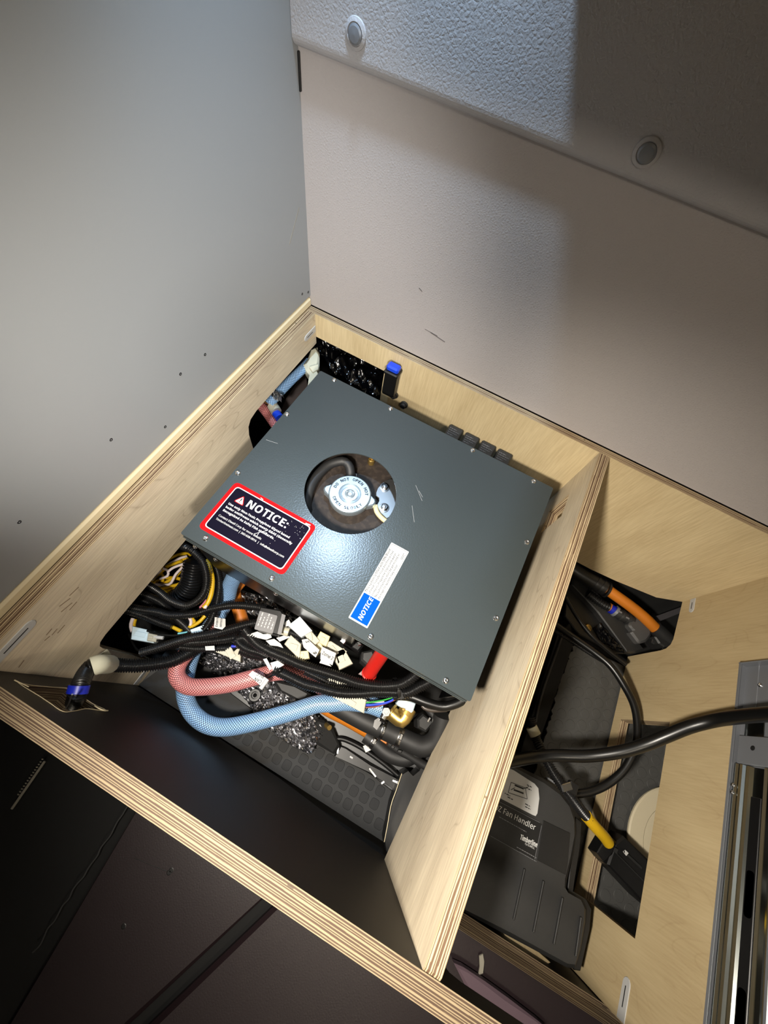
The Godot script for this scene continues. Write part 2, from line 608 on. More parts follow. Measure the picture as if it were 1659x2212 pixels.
# ---------------------------------------------------------------- lamps (all stand outside the frame)
func spot(parent: Node3D, at: Vector3, to: Vector3, c: Color, e: float, ang: float, att: float, size: float) -> void:
	var s := SpotLight3D.new()
	s.light_color = c
	s.light_energy = e
	s.spot_range = 6.0
	s.spot_attenuation = 2.0
	s.spot_angle = ang
	s.spot_angle_attenuation = att
	s.light_size = size
	s.shadow_enabled = true
	s.position = at - parent.position
	put("lamp_light", s, parent)
	s.look_at_from_position(at, to, Vector3(0.1, 0.2, -1.0).normalized())

func lamp(called: String, label: String, at: Vector3, to: Vector3, c: Color, e: float, ang: float, att: float, size: float, glow: Material, r: float) -> void:
	var t := thing(called, label, "lamp", at)
	var d := (to - at).normalized()
	obj("housing", lathem([Vector2(0, -0.035), Vector2(r * 0.8, -0.035), Vector2(r * 1.15, -0.02), Vector2(r * 1.15, 0.002), Vector2(r, 0.002), Vector2(r, -0.004), Vector2(0, -0.004)], at, d, 24), M.black, t)
	obj("lens", lathem([Vector2(r, -0.003), Vector2(r * 0.7, -0.001), Vector2(0, 0.0)], at, d, 24), glow, t)
	spot(t, at + d * 0.006, to, c, e, ang, att, size)

func lamps() -> void:
	# the head lamp just behind the viewer, shining down into the bench
	lamp("head_lamp", "black head lamp above and behind the viewer shining down", Vector3(0.265, 0.52, 0.69), Vector3(0.51, -0.28, 0.42), Color(1.0, 0.965, 0.91), 1.45, 50.0, 0.9, 0.03, M.glow_warm, 0.03)
	# a second lamp of the photographer, pointed at the side wall
	lamp("hand_torch", "black torch held by the viewer toward the side wall", Vector3(0.46, 0.44, 0.82), Vector3(0.0, 0.085, 0.19), Color(1.0, 0.98, 0.95), 1.06, 27.0, 1.0, 0.03, M.glow_warm, 0.025)
	# the cool puck under the ceiling close to the back wall
	lamp("puck_lamp", "small cool white puck lamp high beside the back wall", Vector3(0.085, 0.80, 0.080), Vector3(0.205, -0.05, 0.145), Color(0.76, 0.88, 1.0), 0.58, 33.0, 0.8, 0.02, M.glow, 0.022)
	# the dome lamp in the middle of the ceiling
	var t := thing("dome_lamp", "round dome lamp on the ceiling over the bench", "lamp", Vector3(0.9, 1.22, 1.1))
	obj("rim", lathem([Vector2(0.085, 0.02), Vector2(0.085, 0.0), Vector2(0.075, -0.006), Vector2(0.072, 0.0)], Vector3(0.9, 1.22, 1.1)), M.white_plastic, t)
	obj("diffuser", lathem([Vector2(0.073, 0.0), Vector2(0.055, -0.012), Vector2(0.0, -0.018)], Vector3(0.9, 1.22, 1.1)), M.glow_warm, t)
	var o := OmniLight3D.new()
	o.light_color = Color(1.0, 0.95, 0.87)
	o.light_energy = 0.34
	o.omni_range = 6.0
	o.omni_attenuation = 2.0
	o.light_size = 0.07
	o.shadow_enabled = true
	o.position = Vector3(0, -0.04, 0)
	put("lamp_light", o, t)

# ---------------------------------------------------------------- the room
func shell() -> void:
	struct("floor", boxm(Vector3(0.85, FLOOR_Y - 0.035, 1.0), Vector3(2.4, 0.03, 2.6)), M.black_matt, "black van floor below and in front of the plywood bench", "floor")
	struct("ceiling", boxm(Vector3(0.85, 1.27, 1.0), Vector3(2.4, 0.04, 2.6)), M.ceiling, "plain grey ceiling above the bench", "ceiling")
	struct("wall_right", boxm(Vector3(2.02, 0.40, 1.0), Vector3(0.04, 1.75, 2.6)), M.ceiling, "plain grey side wall far to the right", "wall")
	struct("wall_front", boxm(Vector3(0.85, 0.40, 2.2), Vector3(2.4, 1.75, 0.04)), M.ceiling, "plain grey wall behind the viewer", "wall")
	struct("wall_left_lower", boxm(Vector3(-0.31, -0.22, 1.0), Vector3(0.02, 0.5, 2.6)), M.black_matt, "dark van side behind the bench", "wall")
	struct("wall_back_lower", boxm(Vector3(0.85, -0.22, -0.17), Vector3(2.4, 0.5, 0.02)), M.black_matt, "dark van body behind the bench back panel", "wall")
	# grey laminate side wall with pin holes
	var wl := struct("wall_left", boxm(Vector3(-0.159, 0.637, 0.99), Vector3(0.282, 1.236, 2.016), 0.0015), M.wall_panel, "smooth grey laminate side wall rising left of the bench", "wall")
	for p in [Vector3(-0.018, 0.089, 0.2904), Vector3(-0.018, 0.038, 0.3455), Vector3(-0.018, 0.0863, 0.4117), Vector3(-0.018, 0.088, 0.5373), Vector3(-0.018, 0.0851, 0.2433), Vector3(-0.018, 0.0374, 0.01), Vector3(-0.018, 0.0302, -0.0081)]:
		obj("pin_hole", lathem([Vector2(0.0022, 0.0), Vector2(0.0018, 0.0004), Vector2(0.0011, 0.0004), Vector2(0.0008, -0.001), Vector2(0, -0.001)], p, Vector3.RIGHT, 12), M.dark_metal, wl)
	obj("scratch_mark", barm(Vector3(-0.0178, 0.1325, 0.034), Vector3(-0.0178, 0.1699, 0.0035), 0.0012, 0.0003, 0.0, Vector3.RIGHT), M.dust_pale, wl)
	# vinyl covered back wall: lower field, and an upper panel whose rolled edge overlaps it
	var wb := struct("wall_back", boxm(Vector3(0.85, 0.63, -0.0855), Vector3(2.3, 1.256, 0.142)), M.vinyl, "beige grey leather grained vinyl wall behind the bench", "wall")
	for q in [[Vector3(0.2028, 0.0596, -0.0144), Vector3(0.2262, 0.0579, -0.0144), 0.0010], [Vector3(0.2133, 0.0586, -0.0144), Vector3(0.241, 0.0535, -0.0144), 0.0016], [Vector3(0.1781, 0.1216, -0.0144), Vector3(0.1843, 0.1183, -0.0144), 0.0014]]:
		obj("scuff_mark", barm(q[0], q[1], q[2], 0.0003, 0.0, Vector3.BACK), M.scuff, wb)
	obj("corner_gap", boxm(Vector3(-0.0172, 0.305, -0.0140), Vector3(0.0030, 0.034, 0.004), 0.0008), M.black, wb)
	var prof := [Vector2(-0.02, 1.25), Vector2(-0.02, 0.326)]
	for k in 7:
		var a := PI * 0.5 * k / 6.0
		prof.append(Vector2(-0.014 + 0.011 * sin(a), 0.337 - 0.011 * cos(a)))
	prof.append(Vector2(-0.003, 1.25))
	var up := struct("trim_1", board(prof, [], Vector3(-0.0175, 0, 0), Vector3.BACK, Vector3.UP, Vector3.RIGHT, 2.0, M.vinyl_top, M.vinyl_top), null, "upper vinyl wall panel with a rolled lower edge", "wall panel")
	for x in [[0.0605, 0.3542], [0.3730, 0.3515]]:
		var at := Vector3(x[0], x[1], -0.003)
		var f := obj("push_fastener", lathem([Vector2(0.0125, -0.001), Vector2(0.0118, 0.0012), Vector2(0.0088, 0.0024), Vector2(0.0084, 0.0010), Vector2(0, 0.0010)], at, Vector3(0.0, 0.0, 1.0), 32), M.vinyl_top, up)
		obj("button", lathem([Vector2(0.0078, 0.0), Vector2(0.0078, 0.0022), Vector2(0.006, 0.0034), Vector2(0, 0.0040)], at, Vector3.BACK, 28), M.slide_grey, f)
	struct("trim_2", boxm(Vector3(-0.0265, 0.0085, 0.33), Vector3(0.020, 0.0165, 0.69), 0.003), M.strip, "pale wooden strip under the grey side wall", "wood strip")
	# the locker that hangs over the right half, out of the picture
	struct("wall_locker", boxm(Vector3(0.917, 0.655, 0.075), Vector3(1.366, 0.36, 0.19), 0.004), M.birch, "plywood wall locker above the right half of the bench", "locker")
	# purple vinyl sheets on the floor in front of the bench
	for q in [[[Vector2(0.127, 0.715), Vector2(0.474, 0.715), Vector2(0.30, 1.10), Vector2(0.18, 1.34), Vector2(0.172, 1.30)], "dark purple vinyl floor sheet nearest the side wall"],
			[[Vector2(0.497, 0.715), Vector2(1.6, 0.715), Vector2(1.6, 1.9), Vector2(0.24, 1.9), Vector2(0.20, 1.36), Vector2(0.32, 1.105)], "dark purple vinyl floor sheet right of the black seam"]]:
		var st := begin()
		var top := []
		for v in rounded(q[0], 0.012): top.append(Vector3(v.x, -0.428, v.y))
		slab(st, top, 0.018, 0.006)
		var fs := one("floor_sheet", st.commit(), M.purple, q[1], "floor sheet")
		if q[0].size() == 5:
			for d in [Vector3(0.2483, -0.4278, 0.8895), Vector3(0.2496, -0.4278, 0.8853), Vector3(0.2299, -0.4278, 0.9757)]:
				obj("dark_spot", lathem([Vector2(0.004, 0.0), Vector2(0.003, 0.0004), Vector2(0, 0.0004)], d, Vector3.UP, 10), M.black, fs)
			obj("crease", tube([Vector3(0.1824, -0.428, 0.8996), Vector3(0.2132, -0.428, 0.895), Vector3(0.2435, -0.428, 0.8898)], 0.0006, 5), M.black, fs)
	# the black carpet left of the sheets: ragged rim and a pale toothed strip
	var rag := []
	for k in 26:
		var f := k / 25.0
		rag.append(Vector3(lerpf(0.118, 0.128, f) + rng.randf_range(-0.003, 0.003), -0.4285, lerpf(0.80, 1.06, f)))
	one("carpet_fringe", tube(rag, 0.0013, 6, 1, 1, 0.004), M.dust, "ragged rim of black carpet beside the purple floor sheet", "carpet")
	var ts := thing("trim_strip", "pale toothed strip on the black floor left of the bench front", "trim strip", Vector3(-0.0557, -0.43, 0.9025))
	obj("strip", barm(Vector3(-0.058, -0.428, 0.8612), Vector3(-0.0504, -0.428, 0.9396), 0.004, 0.003, 0.0006), M.dust_pale, ts)
	for k in 14:
		var c: Vector3 = Vector3(-0.0638, -0.428, 0.8609)
		var e: Vector3 = Vector3(-0.0576, -0.428, 0.9188)
		obj("tooth", boxm(c.lerp(e, k / 13.0), Vector3(0.003, 0.003, 0.002), 0.0004), M.dust_pale, ts)

# ---------------------------------------------------------------- the plywood bench
func fastener_plate(parent: Node3D, c: Vector3, l: Vector3, n: Vector3, w: float) -> void:
	# a white plastic joint cover with a slot, rounded at its far end
	var side := l.cross(n).normalized() * w
	var pts := [c - side, c + side, c + l + side]
	for k in 7:
		var a := PI * k / 6.0
		pts.append(c + l + side * cos(a) + l.normalized() * w * sin(a))
	pts.append(c + l - side)
	var o := []
	for p in pts: o.append(p + n * 0.0012)
	var f := obj("joint_cover", slabm(o, 0.0014, 0.0005, -n), M.paper, parent)
	var d := l.normalized()
	obj("slot", barm(c + l * 0.35 + n * 0.0013, c + l * 0.95 + n * 0.0013, w * 0.18, 0.0005, 0.0, n), M.ink, f)

func bench() -> void:
	# left side panel, cut away at the back and along the front
	var lp := [Vector2(0, 0), Vector2(0, -0.066), Vector2(0.195, -0.070), Vector2(0.213, -0.075), Vector2(0.222, -0.086), Vector2(0.226, -0.105), Vector2(0.226, -0.425),
		Vector2(0.30, -0.425), Vector2(0.30, -0.178), Vector2(0.612, -0.178), Vector2(0.624, -0.181), Vector2(0.630, -0.188), Vector2(0.632, -0.20), Vector2(0.632, -0.425), Vector2(0.683, -0.425), Vector2(0.683, 0)]
	var left := struct("trim_3", board(lp, [], Vector3(-0.018, 0, 0), Vector3.BACK, Vector3.UP, Vector3.RIGHT, 0.018, M.maple, M.ply), null, "pale plywood side board of the bench along the grey wall", "plywood board")
	for q in [[Vector3(0, -0.0386, 0.581), Vector3(0, -0.0403, 0.5673)], [Vector3(0, -0.0383, 0.5967), Vector3(0, -0.0436, 0.5831)], [Vector3(0, -0.0494, 0.602), Vector3(0, -0.0536, 0.5873)], [Vector3(0, -0.06, 0.633), Vector3(0, -0.0594, 0.6239)], [Vector3(0, -0.0693, 0.6314), Vector3(0, -0.0687, 0.6222)], [Vector3(0, -0.076, 0.6276), Vector3(0, -0.0758, 0.6154)], [Vector3(0, -0.0654, 0.6399), Vector3(0, -0.0676, 0.633)], [Vector3(0, -0.0604, 0.5967), Vector3(0, -0.06, 0.5842)], [Vector3(0, -0.0631, 0.6766), Vector3(0, -0.0612, 0.667)]]:
		obj("stain_streak", barm(q[0], q[1], 0.0016, 0.0002, 0.0, Vector3.RIGHT), M.stain, left)
	fastener_plate(left, Vector3(0, -0.03, 0.002), Vector3(0, 0, 0.030), Vector3.RIGHT, 0.0065)
	fastener_plate(left, Vector3(0, -0.02, 0.682), Vector3(0, 0, -0.055), Vector3.RIGHT, 0.0075)
	fastener_plate(left, Vector3(0, -0.402, 0.682), Vector3(0, 0, -0.040), Vector3.RIGHT, 0.0065)
	# back panel
	var bp := [Vector2(-0.018, 0), Vector2(-0.018, -0.05), Vector2(0.150, -0.052), Vector2(0.150, -0.33), Vector2(0.74, -0.335), Vector2(0.80, -0.329), Vector2(0.885, -0.312), Vector2(0.922, -0.278), Vector2(0.95, -0.278), Vector2(0.95, 0)]
	struct("trim_4", board(bp, [], Vector3(0, 0, -0.0135), Vector3.RIGHT, Vector3.UP, Vector3.BACK, 0.0135, M.birch, M.ply), null, "yellowish birch plywood back board of the bench", "plywood board")
	# divider between the two bays, with a rectangular slot near the back
	var dp := [Vector2(0.0, 0.0), Vector2(0.0, -0.25), Vector2(0.32, -0.255), Vector2(0.683, -0.306), Vector2(0.683, -0.002), Vector2(0.68, 0.0)]
	struct("trim_5", board(dp, [Vector2(0.047, -0.070), Vector2(0.098, -0.070), Vector2(0.098, -0.145), Vector2(0.047, -0.145)], Vector3(0.550, 0, 0), Vector3.BACK, Vector3.UP, Vector3.RIGHT, 0.0185, M.maple, M.ply), null, "plywood divider board between heater bay and right bay", "plywood board")
	# front board: dark brown inside, layered ply on its top edge, a torn hole at the left
	var fp := [Vector2(-0.06, 0), Vector2(1.06, 0), Vector2(1.06, -0.255), Vector2(0.965, -0.255), Vector2(0.965, -0.055), Vector2(0.958, -0.040), Vector2(0.940, -0.032), Vector2(0.60, -0.032), Vector2(0.588, -0.036), Vector2(0.583, -0.05), Vector2(0.583, -0.322), Vector2(0.554, -0.322), Vector2(0.473, -0.345), Vector2(0.40, -0.378), Vector2(0.334, -0.402), Vector2(0.177, -0.412), Vector2(-0.06, -0.412)]
	var torn := [Vector2(0.0227, -0.0401), Vector2(0.0319, -0.0536), Vector2(0.0310, -0.0919), Vector2(0.0327, -0.1301), Vector2(0.0487, -0.1245), Vector2(0.0592, -0.1332), Vector2(0.0761, -0.1328), Vector2(0.0906, -0.1422), Vector2(0.0863, -0.1014), Vector2(0.0890, -0.0684), Vector2(0.0935, -0.0407), Vector2(0.0762, -0.0393), Vector2(0.0579, -0.0393), Vector2(0.0383, -0.0397)]
	var fb := struct("trim_6", board(fp, torn, Vector3(0, 0, 0.683), Vector3.RIGHT, Vector3.UP, Vector3.BACK, 0.022, M.brown, M.ply_fine), null, "dark brown front board of the bench with layered plywood edge", "plywood board")
	var rim := []
	for v in torn: rim.append(Vector3(v.x + rng.randf_range(-0.0025, 0.0025), v.y + rng.randf_range(-0.002, 0.002), 0.6825))
	rim.append(rim[0])
	obj("torn_rim", tube(rim, 0.0005, 5, 1, 1, 0.003), M.strip, fb)
	obj("torn_splinter", tube([Vector3(0.0803, -0.1285, 0.682), Vector3(0.0934, -0.122, 0.68), Vector3(0.0943, -0.1396, 0.681)], 0.0009, 5), M.strip, fb)
	obj("torn_splinter", tube([Vector3(0.025, -0.0336, 0.681), Vector3(0.0297, -0.0403, 0.682), Vector3(0.0377, -0.0448, 0.682)], 0.0008, 5), M.strip, fb)
	# lower rail of the right bay's opening, curving up at its right end
	var rail := [Vector2(0.584, -0.425), Vector2(0.584, -0.300), Vector2(0.905, -0.300)]
	for k in 7:
		var q := PI * 0.5 * k / 6.0
		rail.append(Vector2(0.920 + 0.045 * sin(q), -0.255 - 0.045 * cos(q)))
	rail.append_array([Vector2(1.06, -0.255), Vector2(1.06, -0.425)])
	struct("trim_7", board(rail, [], Vector3(0, 0, 0.6845), Vector3.RIGHT, Vector3.UP, Vector3.BACK, 0.0205, M.brown, M.ply_fine), null, "lower plywood rail in front of the black fan unit", "plywood board")
	# right side panel with a notch at the back and a long slot
	var rp := [Vector2(0, 0), Vector2(0.683, 0), Vector2(0.683, -0.424), Vector2(0.112, -0.424), Vector2(0.110, -0.318), Vector2(0.1075, -0.302), Vector2(0.100, -0.291), Vector2(0.088, -0.286), Vector2(0, -0.279)]
	var hole := [Vector2(0.262, -0.257), Vector2(0.261, -0.400), Vector2(0.585, -0.390), Vector2(0.588, -0.254)]
	var right := struct("trim_8", board(rp, hole, Vector3(0.920, 0, 0), Vector3.BACK, Vector3.UP, Vector3.RIGHT, 0.018, M.birch_side, M.ply), null, "birch plywood side board of the right bay with long slot", "plywood board")
	fastener_plate(right, Vector3(0.92, -0.249, 0.001), Vector3(0, 0, 0.026), Vector3.LEFT, 0.0065)
	fastener_plate(right, Vector3(0.92, -0.255, 0.682), Vector3(0, 0, -0.040), Vector3.LEFT, 0.008)

# ---------------------------------------------------------------- the heater
func screw(at: Vector3, n: Vector3, r: float, parent: Node3D, m: Material) -> void:
	var s := obj("screw", lathem([Vector2(r, 0), Vector2(r * 0.98, r * 0.25), Vector2(r * 0.72, r * 0.6), Vector2(r * 0.45, r * 0.68), Vector2(r * 0.4, r * 0.25), Vector2(0, r * 0.25)], at, n, 14), m, parent)
	s.set_meta("part", true)

func rounded_plate(cx: float, cz: float, w: float, h: float, r: float, y: float, th: float) -> ArrayMesh:
	var pts := []
	for v in rounded(rect(w, h), r, 6): pts.append(Vector3(cx + v.x, y, cz + v.y))
	return slabm(pts, th)

func heater() -> void:
	var x0 := 0.0556
	var x1 := 0.5140
	var z0 := 0.0727
	var z1 := 0.4440
	var y := LID_Y
	var t := thing("heater_unit", "dark grey steel heater box with round opening and notice stickers", "heater", Vector3((x0 + x1) / 2, -0.21, (z0 + z1) / 2))
	var hc := Vector2(0.2274, 0.2585)
	var circ := []
	for k in 64: circ.append(hc + Vector2(cos(TAU * k / 64), sin(TAU * k / 64)) * 0.0722)
	var top := board(rounded([Vector2(x0, z0), Vector2(x1, z0), Vector2(x1, z1), Vector2(x0, z1)], 0.003, 3), circ, Vector3(0, y, 0), Vector3.RIGHT, Vector3.BACK, Vector3.DOWN, 0.002, M.slate, M.slate)
	var lid := obj("lid", top, null, t)
	for e in [[Vector3((x0 + x1) / 2, y - 0.0125, z1 - 0.001), Vector3(x1 - x0 - 0.004, 0.024, 0.002)], [Vector3((x0 + x1) / 2, y - 0.0125, z0 + 0.001), Vector3(x1 - x0 - 0.004, 0.024, 0.002)],
			[Vector3(x0 + 0.001, y - 0.0125, (z0 + z1) / 2), Vector3(0.002, 0.024, z1 - z0 - 0.004)], [Vector3(x1 - 0.001, y - 0.0125, (z0 + z1) / 2), Vector3(0.002, 0.024, z1 - z0 - 0.004)]]:
		obj("lid_flange", boxm(e[0], e[1], 0.0007), M.slate, lid)
	for e in [[Vector3((x0 + x1) / 2, y - 0.009, z1 + 0.0007), Vector3(x1 - x0 - 0.004, 0.002, 0.0014)], [Vector3((x0 + x1) / 2, y - 0.021, z1 + 0.0007), Vector3(x1 - x0 - 0.004, 0.003, 0.0014)]]:
		obj("lid_bead", boxm(e[0], e[1], 0.0006), M.slate, lid)
	# case: steel sides; the front stops short at the right where the harness goes in
	for e in [[Vector3(0.200, -0.137, z1 - 0.006), Vector3(0.285, 0.145, 0.002)], [Vector3(0.34, -0.137, z1 - 0.047), Vector3(0.003, 0.145, 0.085)], [Vector3(0.425, -0.137, z1 - 0.09), Vector3(0.172, 0.145, 0.002)],
			[Vector3((x0 + x1) / 2, -0.137, z0 + 0.005), Vector3(x1 - x0 - 0.01, 0.145, 0.002)], [Vector3(x0 + 0.004, -0.137, (z0 + z1) / 2), Vector3(0.002, 0.145, z1 - z0 - 0.012)], [Vector3(x1 - 0.004, -0.137, (z0 + z1) / 2), Vector3(0.002, 0.145, z1 - z0 - 0.012)]]:
		obj("case_side", boxm(e[0], e[1], 0.0006), M.dark_metal, t)
	obj("case_bottom", boxm(Vector3((x0 + x1) / 2, -0.2085, (z0 + z1) / 2 - 0.03), Vector3(x1 - x0 - 0.01, 0.003, z1 - z0 - 0.07)), M.black, t)
	# lid screws
	for p in [[0.0876, 0.0780], [0.2032, 0.0785], [0.3647, 0.0788], [0.4795, 0.0792], [0.0612, 0.1874], [0.0628, 0.3225], [0.0899, 0.4326], [0.2027, 0.4344], [0.3613, 0.4355], [0.4748, 0.4361], [0.5050, 0.3262], [0.5060, 0.1913]]:
		screw(Vector3(p[0], y, p[1]), Vector3.UP, 0.0042, lid, M.steel)
	for p in [Vector3(0.07, -0.0782, 0.4447), Vector3(0.105, -0.0834, 0.4447), Vector3(0.2121, -0.0762, 0.4447)]:
		screw(p, Vector3.BACK, 0.0036, lid, M.steel)
	for p in [[0.5142, 0.175], [0.5142, 0.30], [0.5142, 0.425]]:
		screw(Vector3(p[0], y - 0.012, p[1]), Vector3.RIGHT, 0.0036, lid, M.steel)
	# scratches in the paint
	for s in [[Vector3(0.3102, -0.0449, 0.1932), Vector3(0.3318, -0.0449, 0.2134)], [Vector3(0.3215, -0.0449, 0.2294), Vector3(0.3374, -0.0449, 0.2533)], [Vector3(0.3193, -0.0449, 0.1996), Vector3(0.3296, -0.0449, 0.207)], [Vector3(0.0625, -0.0449, 0.2486), Vector3(0.082, -0.0449, 0.2446)]]:
		obj("scratch", barm(s[0], s[1], 0.0004, 0.0002), M.scratch, lid)
	notice_sticker(lid)
	blend_sticker(lid)
	# inside the opening
	obj("tank_top", lathem([Vector2(0.118, -0.13), Vector2(0.118, -0.1), Vector2(0.115, -0.094), Vector2(0.0, -0.094)], Vector3(hc.x, 0, hc.y), Vector3.UP, 48), M.tank, t)
	var im_r := Vector3(0.845, 0, -0.535)
	var im_u := Vector3(-0.535, 0, -0.845)
	var cc := Vector3(0.2229, -0.066, 0.2521)
	var cap := obj("filler_cap", lathem([Vector2(0.0290, -0.024), Vector2(0.0315, -0.020), Vector2(0.0345, -0.012), Vector2(0.0350, -0.003), Vector2(0.0338, -0.0006), Vector2(0.0325, 0), Vector2(0.0185, 0.0), Vector2(0.0175, -0.0012), Vector2(0.0165, -0.0035), Vector2(0.0150, -0.0038), Vector2(0.0135, -0.0020), Vector2(0.0125, -0.0012), Vector2(0.0085, -0.0012), Vector2(0.0078, 0.0004), Vector2(0.0066, 0.0009), Vector2(0.0056, -0.0004), Vector2(0.003, -0.0012), Vector2(0, -0.0012)], cc, Vector3.UP, 56), M.zinc, t)
	obj("filler_neck", lathem([Vector2(0.0285, -0.03), Vector2(0.0285, -0.018), Vector2(0.0, -0.018)], cc, Vector3.UP, 32), M.steel_dull, t)
	for s in [-1.0, 1.0]:
		var d: Vector3 = (im_r * 0.94 * s - im_u * 0.34 * s).normalized()
		if s < 0: d = (-im_r * 0.95 + im_u * 0.30).normalized()
		var sd := d.cross(Vector3.UP)
		var st := begin()
		var e := cc + Vector3(0, -0.004, 0)
		slab(st, [e + d * 0.031 + sd * 0.0125, e + d * 0.037 + sd * 0.0085, e + d * 0.0415 + sd * 0.006, e + d * 0.044 + sd * 0.002, e + d * 0.044 - sd * 0.002, e + d * 0.0415 - sd * 0.006, e + d * 0.037 - sd * 0.0085, e + d * 0.031 - sd * 0.0125], 0.012, 0.0018)
		obj("cap_ear", st.commit(), M.zinc, cap)
	var lt := begin()
	arc_text(lt, "DO NOT OPEN HOT", cc, 0.0242, im_r, im_u, 150.0, -4.0, true)
	arc_text(lt, "OPEN SLOWLY", cc, 0.0290, im_r, im_u, 195.0, 308.0, false)
	obj("cap_lettering", lt.commit(), M.dark_metal, cap)
	obj("overflow_hose", tube([Vector3(0.174, -0.098, 0.3022), Vector3(0.1674, -0.088, 0.2951), Vector3(0.1599, -0.078, 0.2756), Vector3(0.1571, -0.076, 0.2486), Vector3(0.1626, -0.074, 0.221), Vector3(0.1774, -0.072, 0.2032), Vector3(0.1883, -0.072, 0.2017), Vector3(0.1968, -0.076, 0.2065), Vector3(0.2041, -0.084, 0.2168)], 0.0079, 14), M.hose, t)
	obj("hose_barb", tube([Vector3(0.2091, -0.084, 0.205), Vector3(0.2123, -0.086, 0.2103)], 0.0016, 8), M.steel, t)
	var br := obj("bracket", slabm([Vector3(0.255, -0.084, 0.2189), Vector3(0.2534, -0.084, 0.2094), Vector3(0.2547, -0.084, 0.2001), Vector3(0.2574, -0.084, 0.1899), Vector3(0.2638, -0.084, 0.1815), Vector3(0.2787, -0.084, 0.1786), Vector3(0.3059, -0.084, 0.2244), Vector3(0.2939, -0.084, 0.2516), Vector3(0.2795, -0.084, 0.2476), Vector3(0.2681, -0.084, 0.2395), Vector3(0.2677, -0.084, 0.2307), Vector3(0.2637, -0.084, 0.2249), Vector3(0.2576, -0.084, 0.2235)], 0.0025, 0.0006), M.steel_dull, t)
	for p in [Vector3(0.2631, -0.084, 0.2023), Vector3(0.2807, -0.084, 0.2368)]:
		var hexn := obj("nut", lathem([Vector2(0.0062, 0), Vector2(0.0062, 0.004), Vector2(0.0045, 0.005), Vector2(0.003, 0.005), Vector2(0.003, 0.0065), Vector2(0, 0.0068)], p, Vector3.UP, 6), M.steel, br)
		obj("washer", lathem([Vector2(0.0085, 0), Vector2(0.0085, 0.0012), Vector2(0.0055, 0.0014)], p, Vector3.UP, 24), M.steel, hexn if false else br)
	obj("gasket", tube([Vector3(0.2658, -0.086, 0.2398), Vector3(0.2716, -0.086, 0.2472), Vector3(0.2786, -0.086, 0.2519), Vector3(0.2892, -0.086, 0.2553), Vector3(0.3002, -0.086, 0.2565)], 0.0042, 10), M.cream, t)
	obj("fitting", lathem([Vector2(0.0065, -0.02), Vector2(0.0065, 0.0), Vector2(0.0045, 0.001), Vector2(0.004, -0.003), Vector2(0, -0.003)], Vector3(0.2173, -0.082, 0.1657), Vector3.UP, 6), M.brass, t)

func arc_text(st: SurfaceTool, s: String, c: Vector3, r: float, ir: Vector3, iu: Vector3, a0: float, a1: float, outward: bool) -> void:
	for i in s.length():
		if s[i] == " ": continue
		var a := deg_to_rad(lerpf(a0, a1, float(i) / (s.length() - 1)))
		var rad := ir * cos(a) + iu * sin(a)
		var up := rad if outward else -rad
		var right := up.cross(Vector3.UP) * -1.0
		if right.cross(up).y < 0.0: right = -right
		letters(st, s[i], c + rad * r - right * 0.0022 + Vector3(0, 0.0001, 0), right, up, 0.0052, 0.0042, 700, 0.0, 0.0004)

